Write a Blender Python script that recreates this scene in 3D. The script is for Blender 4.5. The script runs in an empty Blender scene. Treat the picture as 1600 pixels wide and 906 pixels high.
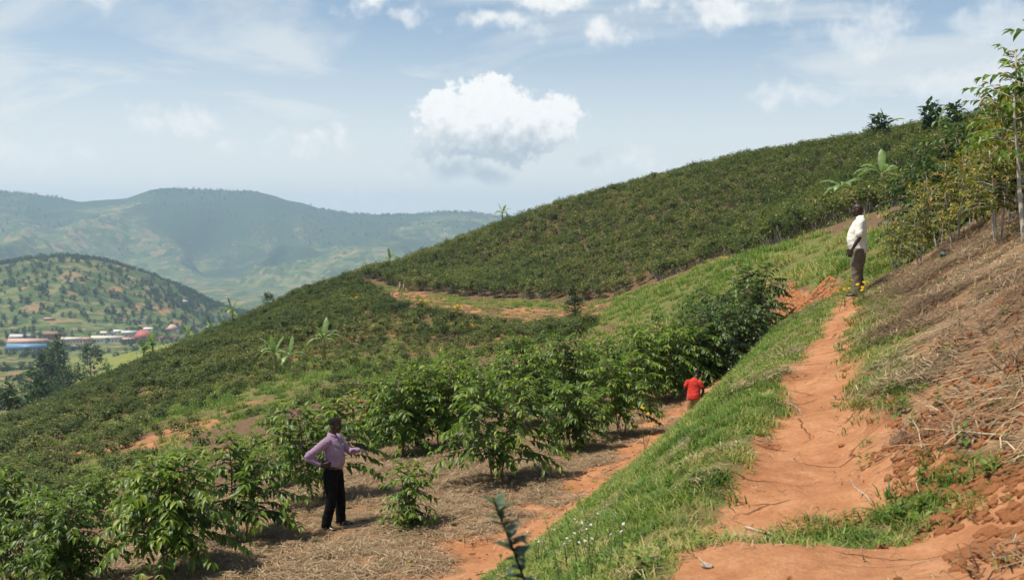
import bpy, bmesh, math, random
import numpy as np
from mathutils import Vector, Matrix, Euler

random.seed(7)
rng = np.random.default_rng(7)
R = math.radians
scene = bpy.context.scene
COL = scene.collection

# ------------------------------------------------------------------ camera
F_PX = 1556.0                      # 35 mm lens on a 36 mm sensor, 1600 px wide
CAM = np.array([0.0, 0.0, 1.6])
PITCH = math.atan((453 - 350) / F_PX)
cam_data = bpy.data.cameras.new('camera')
cam_data.sensor_width = 36.0
cam_data.lens = 35.0
cam_data.clip_start = 0.05
cam_data.clip_end = 60000
cam_data.dof.use_dof = True
cam_data.dof.focus_distance = 19.0
cam_data.dof.aperture_fstop = 4.5
cam = bpy.data.objects.new('camera', cam_data)
COL.objects.link(cam)
cam.location = CAM
cam.rotation_euler = (math.pi / 2 - PITCH, 0, 0)
scene.camera = cam

# ------------------------------------------------------------------ sun, exposure
SUN_ELEV = R(64)
SUN_DIR = np.array([-0.92, -0.22])            # horizontal direction towards the sun
SUN_DIR = SUN_DIR / np.linalg.norm(SUN_DIR)
sv = Vector((SUN_DIR[0] * math.cos(SUN_ELEV), SUN_DIR[1] * math.cos(SUN_ELEV), math.sin(SUN_ELEV)))
sun_data = bpy.data.lights.new('sun', 'SUN')
sun_data.energy = 5.0
sun_data.angle = R(0.6)
sun_data.color = (1.0, 0.92, 0.78)
sun = bpy.data.objects.new('sun', sun_data)
COL.objects.link(sun)
sun.rotation_euler = sv.to_track_quat('Z', 'Y').to_euler()
sun.location = (0, 0, 60)

vs = scene.view_settings
vs.view_transform = 'Standard'
vs.look = 'None'
vs.exposure = 0.28
vs.gamma = 1.0
scene.cycles.use_denoising = True
scene.cycles.max_bounces = 8
scene.cycles.diffuse_bounces = 3
scene.cycles.glossy_bounces = 2
scene.cycles.transmission_bounces = 3
scene.cycles.transparent_max_bounces = 6
scene.cycles.volume_bounces = 1
scene.cycles.use_adaptive_sampling = True
scene.cycles.adaptive_threshold = 0.02
scene.cycles.sample_clamp_indirect = 4.0


# ------------------------------------------------------------------ node helpers
class NT:
    def __init__(self, tree):
        self.t = tree
        self.n = tree.nodes
        self.l = tree.links

    def new(self, typ, **kw):
        nd = self.n.new(typ)
        for k, v in kw.items():
            setattr(nd, k, v)
        return nd

    def put(self, sock, v):
        if v is None:
            return
        if isinstance(v, bpy.types.NodeSocket):
            self.l.new(v, sock)
        else:
            sock.default_value = v

    def math(self, op, a, b=None, c=None, clamp=False):
        nd = self.new('ShaderNodeMath', operation=op)
        nd.use_clamp = clamp
        self.put(nd.inputs[0], a)
        self.put(nd.inputs[1], b)
        self.put(nd.inputs[2], c)
        return nd.outputs[0]

    def vmath(self, op, a, b=None):
        nd = self.new('ShaderNodeVectorMath', operation=op)
        self.put(nd.inputs[0], a)
        self.put(nd.inputs[1], b)
        return nd.outputs['Value'] if op in ('DOT_PRODUCT', 'LENGTH') else nd.outputs[0]

    def noise(self, vec, scale, detail=4.0, rough=0.55, dist=0.0, dims='3D'):
        nd = self.new('ShaderNodeTexNoise', noise_dimensions=dims)
        self.put(nd.inputs['Vector'], vec)
        self.put(nd.inputs['Scale'], scale)
        self.put(nd.inputs['Detail'], detail)
        self.put(nd.inputs['Roughness'], rough)
        self.put(nd.inputs['Distortion'], dist)
        return nd.outputs['Fac']

    def ramp(self, fac, stops, interp='LINEAR'):
        nd = self.new('ShaderNodeValToRGB')
        nd.color_ramp.interpolation = interp
        el = nd.color_ramp.elements
        while len(el) < len(stops):
            el.new(0.5)
        for e, (p, c) in zip(el, stops):
            e.position = p
            e.color = (*c, 1.0) if len(c) == 3 else c
        self.put(nd.inputs['Fac'], fac)
        return nd.outputs['Color']

    def mapr(self, v, a, b, c=0.0, d=1.0, smooth=True):
        nd = self.new('ShaderNodeMapRange')
        nd.interpolation_type = 'SMOOTHSTEP' if smooth else 'LINEAR'
        self.put(nd.inputs[0], v)
        self.put(nd.inputs[1], a)
        self.put(nd.inputs[2], b)
        self.put(nd.inputs[3], c)
        self.put(nd.inputs[4], d)
        return nd.outputs[0]

    def mix(self, fac, a, b, blend='MIX'):
        nd = self.new('ShaderNodeMix', data_type='RGBA', blend_type=blend)
        self.put(nd.inputs[0], fac)
        self.put(nd.inputs[6], a if not isinstance(a, tuple) else (*a, 1.0)[:4])
        self.put(nd.inputs[7], b if not isinstance(b, tuple) else (*b, 1.0)[:4])
        return nd.outputs[2]

    def attr(self, name):
        nd = self.new('ShaderNodeAttribute')
        nd.attribute_name = name
        return nd


# ------------------------------------------------------------------ world: sky with clouds
world = bpy.data.worlds.new('World')
scene.world = world
world.use_nodes = True
world.cycles.sampling_method = 'MANUAL'
world.cycles.sample_map_resolution = 256
W = NT(world.node_tree)
W.n.clear()
sky = W.new('ShaderNodeTexSky', sky_type='NISHITA')
sky.sun_disc = False
sky.sun_elevation = SUN_ELEV
sky.sun_rotation = math.atan2(SUN_DIR[0], SUN_DIR[1])
sky.altitude = 1600
sky.air_density = 1.0
sky.dust_density = 1.6
sky.ozone_density = 1.2
tc = W.new('ShaderNodeTexCoord')
dirv = tc.outputs['Generated']
sep = W.new('ShaderNodeSeparateXYZ')
W.put(sep.inputs[0], dirv)
dx, dy, dz = sep.outputs
# angular coordinates of the direction: azimuth from +Y and elevation
az = W.math('ARCTAN2', dx, dy)
el = W.math('ARCSINE', dz)
ang = W.new('ShaderNodeCombineXYZ')
W.put(ang.inputs[0], az)
W.put(ang.inputs[1], el)
angv = ang.outputs[0]
warp = W.new('ShaderNodeTexNoise')
W.put(warp.inputs['Vector'], angv)
warp.inputs['Scale'].default_value = 13.0
warp.inputs['Detail'].default_value = 3.0
angw = W.vmath('ADD', angv, W.vmath('MULTIPLY', W.vmath('SUBTRACT', warp.outputs['Color'], (0.5, 0.5, 0.5)), (0.16, 0.07, 0.0)))
# high thin layer, mapped on a plane above so that it compresses towards the horizon
zc = W.math('ADD', W.math('MAXIMUM', dz, 0.0), 0.10)
pl = W.new('ShaderNodeCombineXYZ')
W.put(pl.inputs[0], W.math('DIVIDE', dx, zc))
W.put(pl.inputs[1], W.math('DIVIDE', dy, zc))
pv = pl.outputs[0]
veil_n = W.noise(pv, 0.85, 5.0, 0.60, 0.9)
veil = W.mapr(veil_n, 0.38, 0.70)
# white haze towards the horizon
hz = W.mapr(el, 0.02, 0.25, 1.0, 0.0)
thin_up = W.mapr(el, 0.30, 0.75, 1.0, 0.30)
veil_all = W.math('MAXIMUM', W.math('MULTIPLY', W.math('ADD', 0.10, W.math('MULTIPLY', veil, 0.78)), thin_up), W.math('MULTIPLY', hz, 0.92))
# fair-weather cumulus
n_big = W.noise(angv, 26.0, 4.0, 0.58, 0.0)
n_fine = W.noise(angv, 85.0, 4.0, 0.60, 0.0)
nn = W.math('ADD', W.math('MULTIPLY', W.math('SUBTRACT', n_big, 0.5), 1.5), W.math('MULTIPLY', W.math('SUBTRACT', n_fine, 0.5), 0.8))
# (px, py, half width, half height, opacity)
CUMULUS = [(775, 200, 138, 66, 1.0), (700, 178, 60, 36, 1.0), (765, 158, 55, 40, 1.0), (850, 192, 62, 40, 1.0), (800, 222, 80, 34, 0.95),
           (285, 198, 80, 26, 0.62), (375, 226, 34, 16, 0.55), (460, 228, 36, 24, 0.70), (520, 224, 36, 30, 0.62), (655, 266, 26, 16, 0.55),
           (745, 274, 62, 22, 0.75), (980, 258, 66, 30, 0.85), (610, 318, 80, 34, 0.75), (480, 306, 70, 24, 0.5), (850, 300, 70, 22, 0.55),
           (575, 8, 70, 32, 0.80), (665, 35, 40, 20, 0.5), (785, 46, 80, 28, 0.75), (845, 4, 90, 26, 0.85), (945, 50, 62, 28, 0.75), (1115, 48, 90, 40, 0.75),
           (1190, 10, 110, 30, 0.6), (160, 10, 60, 24, 0.6), (1240, 165, 100, 30, 0.5), (40, 255, 130, 30, 0.5), (1010, 12, 45, 20, 0.7),
           (1330, 60, 120, 40, 0.45), (1500, 150, 140, 45, 0.45), (1560, 60, 80, 30, 0.35)]
dens = None
for k, (px, py, hw, hh, op) in enumerate(CUMULUS):
    a0 = math.atan((px - 800) / F_PX)
    e0 = (350 - py) / F_PX
    q = W.vmath('MULTIPLY', W.vmath('SUBTRACT', angv if k < 5 else angw, (a0, e0, 0.0)), (F_PX / hw, F_PX / hh, 0.0))
    b = W.math('SUBTRACT', nn, W.vmath('LENGTH', q))
    m = W.mapr(b, -1.0, -0.74 if k < 5 else -0.15, 0.0, min(1.0, op + 0.14))
    dens = m if dens is None else W.math('MAXIMUM', dens, m)
    if k == 0:
        sq = W.new('ShaderNodeSeparateXYZ')
        W.put(sq.inputs[0], q)
        big_v = sq.outputs[1]
        big_in = W.mapr(W.vmath('LENGTH', q), 1.1, 1.6, 1.0, 0.0)
# the same kind of clouds all round and overhead
oth_n = W.noise(pv, 0.55, 4.0, 0.60, 0.5)
front = W.math('MULTIPLY', W.mapr(dy, 0.55, 0.85), W.mapr(el, 0.45, 0.30))
oth = W.math('MULTIPLY', W.mapr(oth_n, 0.56, 0.70, 0.0, 0.55), W.math('SUBTRACT', 1.0, front))
# billows lit from above, greyer towards the flat base of the big cloud
body = W.mapr(W.math('ADD', big_v, W.math('MULTIPLY', nn, 0.9)), -0.75, 0.25)
lit = W.math('ADD', W.math('MULTIPLY', body, big_in), W.math('MULTIPLY', W.math('SUBTRACT', 1.0, big_in), 0.78))
lit = W.math('ADD', lit, W.math('MULTIPLY', W.math('SUBTRACT', n_fine, 0.5), 0.7), clamp=True)
cloud_col = W.mix(lit, (0.44, 0.50, 0.55, 1), (0.88, 0.88, 0.87, 1))
veil_col = W.mix(W.mapr(el, 0.0, 0.22), (0.80, 0.80, 0.78, 1), (0.61, 0.66, 0.69, 1))
sk = W.vmath('MULTIPLY', sky.outputs[0], None)
W.l.new(sky.outputs[0], sk.node.inputs[0])
sk.node.inputs[1].default_value = (0.108, 0.110, 0.104)
col = W.mix(veil_all, sk, veil_col)
col = W.mix(oth, col, (0.86, 0.87, 0.87, 1))
col = W.mix(dens, col, cloud_col)
bg = W.new('ShaderNodeBackground')
W.put(bg.inputs['Color'], col)
bg.inputs['Strength'].default_value = 1.0
wo = W.new('ShaderNodeOutputWorld')
W.l.new(bg.outputs[0], wo.inputs['Surface'])


# ------------------------------------------------------------------ numpy helpers
def hash2(ix, iy, seed):
    h = (ix.astype(np.int64) * 374761393 + iy.astype(np.int64) * 668265263 + seed * 974634777) & 0xFFFFFFFF
    h = ((h ^ (h >> 13)) * 1274126177) & 0xFFFFFFFF
    h = h ^ (h >> 16)
    return (h & 0xFFFFFF) / float(0xFFFFFF)


def vnoise(x, y, seed=0):
    x = np.asarray(x, float)
    y = np.asarray(y, float)
    ix = np.floor(x)
    iy = np.floor(y)
    fx = x - ix
    fy = y - iy
    fx = fx * fx * fx * (fx * (fx * 6 - 15) + 10)
    fy = fy * fy * fy * (fy * (fy * 6 - 15) + 10)
    a = hash2(ix, iy, seed)
    b = hash2(ix + 1, iy, seed)
    c = hash2(ix, iy + 1, seed)
    d = hash2(ix + 1, iy + 1, seed)
    return (a * (1 - fx) + b * fx) * (1 - fy) + (c * (1 - fx) + d * fx) * fy


def fbm(x, y, octaves=4, seed=0, gain=0.5):
    s = 0.0
    amp = 1.0
    tot = 0.0
    f = 1.0
    for o in range(octaves):
        s = s + amp * (vnoise(x * f + 17.3 * o, y * f - 9.1 * o, seed + o) - 0.5)
        tot += amp
        amp *= gain
        f *= 2.03
    return s / tot * 2          # about -1..1


def sstep(a, b, x):
    t = np.clip((np.asarray(x, float) - a) / (b - a), 0, 1)
    return t * t * (3 - 2 * t)


def ray(px, py):
    u = (px - 800) / F_PX
    v = -(py - 453) / F_PX
    return np.array([u, math.cos(PITCH) + math.sin(PITCH) * v, -math.sin(PITCH) + math.cos(PITCH) * v])


def at(px, py, d):
    """the point seen at a pixel whose ground distance along +Y is d"""
    r = ray(px, py)
    return CAM + r * (d / r[1])


def project(p):
    d = np.asarray(p, float) - CAM
    cp, sp = math.cos(PITCH), math.sin(PITCH)
    fw = d[..., 1] * cp - d[..., 2] * sp
    up = d[..., 1] * sp + d[..., 2] * cp
    fw = np.where(fw > 0.05, fw, 0.05)
    return 800 + F_PX * d[..., 0] / fw, 453 - F_PX * up / fw


# ------------------------------------------------------------------ terrain height
PATH_Y = np.array([-6, 0, 4.8, 6.7, 8.5, 11.9, 16, 20.7, 24, 28, 34, 42])
PATH_X = np.array([-2.3, -0.35, 1.50, 1.98, 2.60, 3.75, 5.35, 7.05, 8.1, 9.0, 10.3, 11.6])
PATH_Z = np.array([0.1, 0.0, 0.0, 0.0, 0.0, 0.02, 0.08, 0.12, -0.35, -1.0, -1.7, -1.3])
PATH_HW = np.interp


def path_x(y):
    return np.interp(y, PATH_Y, PATH_X)


def path_hw(y):
    return np.interp(y, [0, 4.9, 6.0, 7.0, 9, 12, 16, 20, 24], [0.6, 0.56, 0.42, 0.36, 0.27, 0.22, 0.18, 0.14, 0.1])


def toe_t(y):
    return np.interp(y, [0, 8, 13, 18, 21, 25, 30, 34], [4.6, 4.4, 4.1, 3.75, 3.5, 3.3, 2.6, 2.0])


def toe_z(y):
    return np.interp(y, [0, 14, 20, 25, 30, 34], [-3.05, -3.0, -3.05, -3.15, -2.9, -2.6])


def near_profile(y, t):
    """height across the path: t metres to the right of its centre line"""
    zp = np.interp(y, PATH_Y, PATH_Z)
    hw = path_hw(y)
    if t > hw:
        s = t - hw
        k = np.interp(y, [0, 14, 20, 26], [0.62, 0.60, 0.66, 0.45])
        return zp + k * min(s, 3.0) + 0.22 * max(0, s - 3.0)
    if t > -hw:
        return zp
    c = -1.38
    zc = zp - 0.66
    tt, tz = -toe_t(y), toe_z(y)
    if t > c:
        u = (t + hw) / (c + hw)
        return zp + (zc - zp) * u ** 1.5
    if t > tt:
        u = (t - c) / (tt - c)
        return zc + (tz - zc) * (u ** 0.9)
    s = tt - t
    return tz - 0.075 * min(s, 5.5) - 0.21 * max(0, s - 5.5)


ctrl = []
for y in np.arange(-4, 27.1, 2.2):
    for t in (-16, -13, -10.5, -8.5, -6.5, -5, -4.1, -3.4, -2.5, -1.38, -0.9, -0.45, 0.0, 0.5, 1.2, 2.2, 3.4, 5.5):
        x = float(path_x(y)) + t / 0.94
        ctrl.append((x, y, float(near_profile(y, t))))
FAR = [
    # ground beyond the man in white and the ploughed soil
    (1260, 478, 34), (1250, 500, 34), (1290, 452, 40), (1235, 445, 44), (1250, 422, 52), (1330, 400, 46), (1400, 378, 42), (1500, 345, 40),
    (1200, 404, 62), (1130, 412, 76), (1060, 440, 80), (1000, 470, 82), (955, 492, 84),
    # foot of the plantation
    (600, 448, 168), (680, 462, 150), (760, 470, 138), (900, 476, 124), (960, 468, 120), (1000, 452, 116), (1060, 432, 110), (1130, 404, 104), (1220, 388, 96), (1300, 368, 88), (1400, 330, 82), (1500, 300, 74),
    # middle of the plantation
    (760, 420, 180), (900, 400, 160), (1050, 360, 148), (1200, 320, 135), (1350, 275, 120), (1500, 240, 100),
    # its skyline (ground, two metres under the crowns)
    (570, 443, 200), (640, 415, 208), (700, 392, 212), (800, 354, 212), (900, 321, 204), (1050, 282, 190), (1200, 252, 174), (1350, 226, 156), (1450, 212, 134), (1600, 200, 110), (1750, 185, 100),
    # flat ground and paths in the middle
    (700, 492, 122), (800, 500, 112), (860, 508, 104), (650, 500, 120), (600, 560, 86), (640, 600, 62), (760, 560, 66), (850, 545, 66), (940, 512, 74), (1040, 500, 62),
    # spur on the left
    (480, 456, 182), (420, 486, 170), (350, 517, 162), (290, 541, 156), (230, 570, 148), (160, 599, 144), (100, 625, 138), (40, 652, 132), (0, 670, 128), (-100, 708, 120),
    (503, 560, 100), (435, 580, 94), (500, 500, 130), (400, 530, 122), (300, 600, 98), (300, 640, 74), (200, 640, 92), (100, 700, 74), (50, 780, 50), (200, 725, 54), (300, 690, 46), (400, 650, 50), (0, 740, 62), (480, 640, 48), (-60, 760, 56), (-100, 850, 38),
]
for (px, py, d) in FAR:
    ctrl.append(tuple(at(px, py, d)))
# ground falls away behind the skyline
for (px, py, d, dd, drop) in [(570, 443, 200, 45, 14), (700, 392, 212, 45, 13), (800, 354, 212, 45, 10), (900, 321, 204, 45, 8), (1050, 282, 190, 45, 5), (1200, 252, 174, 45, 3), (1350, 226, 156, 45, 1), (1450, 212, 134, 50, 0), (1600, 200, 110, 60, 1),
                              (480, 456, 182, 50, 17), (350, 517, 162, 50, 18), (230, 570, 148, 50, 19), (100, 625, 138, 50, 20), (0, 670, 128, 50, 20), (-100, 708, 120, 50, 20),
                              (570, 443, 200, 110, 34), (800, 354, 212, 110, 28), (1050, 282, 190, 110, 20), (1350, 226, 156, 120, 10), (1600, 200, 110, 140, 5),
                              (350, 517, 162, 120, 34), (100, 625, 138, 120, 36), (-100, 708, 120, 110, 36)]:
    p = at(px, py, d)
    q = p * (d + dd) / d
    ctrl.append((q[0], q[1], p[2] - drop))
# all round, outside the frame
ctrl += [(25, 0, 6.5), (25, -20, 8), (60, 20, 10), (120, 40, 16), (120, -60, 20), (40, -80, 12), (-12, -30, -4), (-40, -40, -14), (-45, 10, -14), (-90, 10, -28), (-100, -60, -30), (-30, 25, -10.5), (-90, 60, -27), (0, -120, -2), (-120, 120, -42), (50, 50, 7), (70, 70, 9), (120, 120, 14), (180, 100, 15), (-200, 0, -50), (-160, 220, -62), (180, 250, 0), (260, 0, 16)]
CT = np.array(ctrl)
SC = 40.0
_P = CT[:, :2] / SC


def tps_k(r2):
    return 0.5 * r2 * np.log(r2 + 1e-12)


_n = len(CT)
_A = np.zeros((_n + 3, _n + 3))
_d2 = ((_P[:, None, :] - _P[None, :, :]) ** 2).sum(-1)
_A[:_n, :_n] = tps_k(_d2) + np.eye(_n) * 2e-6
_A[:_n, _n] = 1
_A[:_n, _n + 1:] = _P
_A[_n:, :_n] = _A[:_n, _n:].T
_w = np.linalg.solve(_A, np.concatenate([CT[:, 2], np.zeros(3)]))


def tps(x, y):
    x = np.asarray(x, float).ravel()
    y = np.asarray(y, float).ravel()
    out = np.empty(len(x))
    for i in range(0, len(x), 20000):
        q = np.stack([x[i:i + 20000], y[i:i + 20000]], 1) / SC
        d2 = (q ** 2).sum(1)[:, None] + (_P ** 2).sum(1)[None, :] - 2 * q @ _P.T
        out[i:i + 20000] = tps_k(np.maximum(d2, 0)) @ _w[:_n] + _w[_n] + q @ _w[_n + 1:]
    return out


# far country: valley floor, a rounded hill and a mountain range
MT_PX = np.array([-900, -500, -250, -100, 0, 50, 90, 130, 165, 200, 240, 280, 330, 400, 430, 450, 475, 500, 530, 560, 620, 660, 700, 740, 770, 850, 1000, 1400, 2200])
MT_PY = np.array([330, 310, 300, 302, 299, 303, 309, 315, 312, 310, 299, 296, 299, 301, 308, 315, 320, 328, 332, 335, 338, 335, 331, 333, 338, 345, 340, 325, 330])
HL_PX = np.array([-600, -300, -150, -60, 0, 60, 110, 170, 230, 290, 330, 380, 440, 520, 700])
HL_PY = np.array([520, 470, 440, 424, 413, 404, 401, 409, 427, 452, 474, 494, 512, 530, 560])
MT_R = 6800.0
HL_R = 2150.0


def far_h(x, y):
    r = np.hypot(x, y)
    a = np.arctan2(x, y)
    px = np.where(np.abs(a) < 1.2, 800 + F_PX * np.tan(np.clip(a, -1.2, 1.2)), np.sign(a) * 3000)
    ca = np.cos(np.clip(a, -1.2, 1.2))
    base = np.interp(r, [200, 300, 450, 560, 700, 900, 1200, 1450, 1800, 2400, 3200, 14000], [-34, -50, -74, -86, -99, -118, -144, -163, -192, -235, -270, -270])
    base = base + 10 * fbm(x / 180, y / 180, 4, 31) * sstep(250, 700, r)
    # shoulder of pasture between the plantation and the town
    base = base + 26 * np.exp(-((px - 330) / 170.0) ** 2) * np.exp(-((r - 760) / 210.0) ** 2)
    zh = (350 - np.interp(px, HL_PX, HL_PY)) / F_PX * HL_R * ca
    bump = np.exp(-(np.abs(r - HL_R) / 430.0) ** 2.2)
    spur = 26 * fbm(a * 16 + 0.0003 * r, r / 420, 4, 53)
    hill = base + np.maximum(zh - base, 0) * bump + spur * bump * (1 - np.exp(-(np.abs(r - HL_R) / 120.0) ** 2))
    z = np.maximum(base, hill)
    zm = (350 - np.interp(px, MT_PX, MT_PY)) / F_PX * MT_R * ca + 1.6
    s = np.clip((r - 3100) / (MT_R - 3100), 0, 1)
    prof = s ** 1.15
    behind = np.clip((r - MT_R) / 4000, 0, 1)
    up = (zm + 290) * (prof - 0.8 * behind)
    wx = x + 260 * fbm(x / 800, y / 800, 3, 71)
    wy = y + 260 * fbm(x / 800 + 40, y / 800, 3, 72)
    gul = 1 - np.abs(fbm(wx / 1500, wy / 2600, 2, 61)) * 1.6
    gul2 = 1 - np.abs(fbm(wx / 520, wy / 700, 4, 67, 0.5)) * 1.7
    env = np.clip(s * 3, 0, 1) * (1 - 0.93 * np.exp(-((r - MT_R) / 1000.0) ** 2))
    mt = -275 + up + ((gul - 1.0) * 250 + (gul2 - 0.8) * 150) * env
    mt = np.where(r > 2900, mt, -999)
    return np.maximum(z, mt)


def H(x, y, detail=True):
    x = np.atleast_1d(np.asarray(x, float))
    y = np.atleast_1d(np.asarray(y, float))
    r = np.hypot(x, y)
    w = sstep(230, 400, r)
    z = np.zeros(len(x))
    m = w < 1
    if m.any():
        z[m] += (1 - w[m]) * tps(x[m], y[m])
    m = w > 0
    if m.any():
        z[m] += w[m] * far_h(x[m], y[m])
    if detail:
        t = (x - path_x(y)) * 0.94
        near = 1 - sstep(60, 140, r)
        onpath = np.exp(-(t / (path_hw(y) + 0.12)) ** 4) * (1 - sstep(22, 28, y))
        rough = (1 - 0.85 * onpath) * near
        right = sstep(0.35, 1.2, t) * (1 - sstep(30, 45, y))
        z = z + rough * (0.05 * fbm(x / 1.7, y / 1.7, 3, 3) + 0.025 * fbm(x / 0.35, y / 0.35, 3, 5))
        z = z + right * near * (0.05 * np.abs(fbm(x / 0.42, y / 0.42, 3, 9)) + 0.06 * fbm(x / 0.9, y / 0.9, 2, 11))
        # a trodden step across the path
        z = z - 0.16 * onpath * sstep(4.95, 5.35, y + 0.12 * (t) + 0.06 * fbm(x * 3, y * 3, 2, 4)) * (1 - sstep(8, 14, y))
        z = z + onpath * (0.03 * fbm(x / 0.6, y / 0.6, 3, 8) + 0.012 * np.abs(fbm(x / 0.16, y / 0.16, 3, 18)))
        # ploughed clods past the white shirt, mulch heaps on the terrace
        z = z + (1 - near) * 0.35 * fbm(x / 9, y / 9, 3, 13) * (1 - sstep(260, 420, r))
    return z


def hz1(x, y):
    return float(H([x], [y])[0])


def hit(px, py, dmin=3.0, dmax=9000.0):
    """first ground point seen at a pixel"""
    r = ray(px, py)
    r = r / r[1]
    d = np.geomspace(dmin, dmax, 900)
    P = CAM[None, :] + r[None, :] * d[:, None]
    below = P[:, 2] < H(P[:, 0], P[:, 1])
    k = int(np.argmax(below)) if below.any() else len(d) - 1
    if k > 0:
        a, b = d[k - 1], d[k]
        dd = np.linspace(a, b, 24)
        P2 = CAM[None, :] + r[None, :] * dd[:, None]
        bl = P2[:, 2] < H(P2[:, 0], P2[:, 1])
        j = int(np.argmax(bl)) if bl.any() else 23
        return P2[j]
    return P[k]


def in_poly(px, py, poly):
    px = np.asarray(px)
    py = np.asarray(py)
    inside = np.zeros(px.shape, bool)
    n = len(poly)
    for i in range(n):
        x1, y1 = poly[i]
        x2, y2 = poly[(i + 1) % n]
        c = ((y1 > py) != (y2 > py)) & (px < (x2 - x1) * (py - y1) / (y2 - y1 + 1e-9) + x1)
        inside ^= c
    return inside


def ground_poly(pixels, dmin=3.0):
    return [tuple(hit(px, py, dmin)[:2]) for px, py in pixels]


# ------------------------------------------------------------------ mesh helpers
def mesh_np(name, verts, faces_list, attrs=None, smooth=False, mats=(), mat_idx=None):
    """verts (n,3); faces_list: list of (m,k) int arrays"""
    me = bpy.data.meshes.new(name)
    verts = np.asarray(verts, np.float32)
    fl = [np.asarray(f, np.int32) for f in faces_list if len(f)]
    nl = sum(f.size for f in fl)
    npoly = sum(len(f) for f in fl)
    me.vertices.add(len(verts))
    me.vertices.foreach_set('co', verts.ravel())
    me.loops.add(nl)
    me.loops.foreach_set('vertex_index', np.concatenate([f.ravel() for f in fl]))
    me.polygons.add(npoly)
    sizes = np.concatenate([np.full(len(f), f.shape[1], np.int32) for f in fl])
    starts = np.concatenate([[0], np.cumsum(sizes)[:-1]]).astype(np.int32)
    me.polygons.foreach_set('loop_start', starts)
    if smooth:
        me.polygons.foreach_set('use_smooth', np.ones(npoly, bool))
    for m in mats:
        me.materials.append(m)
    if mat_idx is not None:
        me.polygons.foreach_set('material_index', np.asarray(mat_idx, np.int32))
    me.update(calc_edges=True)
    for k, v in (attrs or {}).items():
        v = np.asarray(v, np.float32)
        if v.ndim == 1:
            a = me.attributes.new(k, 'FLOAT', 'POINT')
            a.data.foreach_set('value', v)
        else:
            a = me.attributes.new(k, 'FLOAT_COLOR', 'POINT')
            if v.shape[1] == 3:
                v = np.concatenate([v, np.ones((len(v), 1), np.float32)], 1)
            a.data.foreach_set('color', v.ravel())
    return me


def obj(name, me, parent=None, loc=None, rot=None, scale=None):
    o = bpy.data.objects.new(name, me)
    COL.objects.link(o)
    if parent is not None:
        o.parent = parent
    if loc is not None:
        o.location = loc
    if rot is not None:
        o.rotation_euler = rot
    if scale is not None:
        o.scale = (scale,) * 3 if not hasattr(scale, '__len__') else scale
    return o


def tag(o, label, cat, group=None, kind=None):
    o['label'] = label
    if cat:
        o['category'] = cat
    if group:
        o['group'] = group
    if kind:
        o['kind'] = kind
    return o


def empty(name, loc=(0, 0, 0), rz=0.0, scale=1.0):
    o = bpy.data.objects.new(name, None)
    COL.objects.link(o)
    o.empty_display_size = 0.2
    o.location = loc
    o.rotation_euler = (0, 0, rz)
    o.scale = (scale,) * 3
    return o


def copy_tree(o, parent=None):
    c = o.copy()
    COL.objects.link(c)
    c.parent = parent
    for ch in list(o.children):
        copy_tree(ch, c)
    return c


class MB:
    """collects tubes, boxes and loose polygons for one mesh"""

    def __init__(self):
        self.v = []
        self.f = {}
        self.n = 0
        self.at = []

    def add(self, verts, faces, tint=0.5):
        verts = np.asarray(verts, float)
        for f in faces:
            self.f.setdefault(len(f), []).append([i + self.n for i in f])
        self.v.append(verts)
        self.at.append(np.full(len(verts), tint))
        self.n += len(verts)

    def tube(self, pts, radii, sides=6, cap=True, tint=0.5):
        pts = np.asarray(pts, float)
        n = len(pts)
        tang = np.gradient(pts, axis=0)
        tang /= np.linalg.norm(tang, axis=1)[:, None] + 1e-9
        ref = np.array([0.0, 0, 1]) if abs(tang[0][2]) < 0.8 else np.array([1.0, 0, 0])
        verts = []
        a = np.cross(tang[0], ref)
        for i in range(n):
            a = a - tang[i] * np.dot(a, tang[i])
            a /= np.linalg.norm(a) + 1e-9
            b = np.cross(tang[i], a)
            rad = radii[i]
            ra, rb = (rad, rad) if np.isscalar(rad) else rad
            for k in range(sides):
                th = 2 * math.pi * k / sides
                verts.append(pts[i] + a * ra * math.cos(th) + b * rb * math.sin(th))
        faces = []
        for i in range(n - 1):
            for k in range(sides):
                k2 = (k + 1) % sides
                faces.append((i * sides + k, i * sides + k2, (i + 1) * sides + k2, (i + 1) * sides + k))
        if cap:
            faces.append(tuple(range(sides))[::-1])
            faces.append(tuple((n - 1) * sides + k for k in range(sides)))
        self.add(verts, faces, tint)

    def box(self, c, s, rz=0.0, tint=0.5):
        c = np.asarray(c, float)
        hx, hy, hzz = np.asarray(s, float) / 2
        v = np.array([[sx * hx, sy * hy, sz * hzz] for sx in (-1, 1) for sy in (-1, 1) for sz in (-1, 1)])
        cz, sz_ = math.cos(rz), math.sin(rz)
        v = np.stack([v[:, 0] * cz - v[:, 1] * sz_, v[:, 0] * sz_ + v[:, 1] * cz, v[:, 2]], 1) + c
        self.add(v, [(0, 1, 3, 2), (4, 6, 7, 5), (0, 4, 5, 1), (2, 3, 7, 6), (0, 2, 6, 4), (1, 5, 7, 3)], tint)

    def mesh(self, name, mat, smooth=False):
        return mesh_np(name, np.concatenate(self.v), [np.array(f) for f in self.f.values()], {'tint': np.concatenate(self.at)}, smooth, [mat] if mat else [])


def norm(v):
    v = np.asarray(v, float)
    return v / (np.linalg.norm(v, axis=-1, keepdims=True) + 1e-9)


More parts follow.
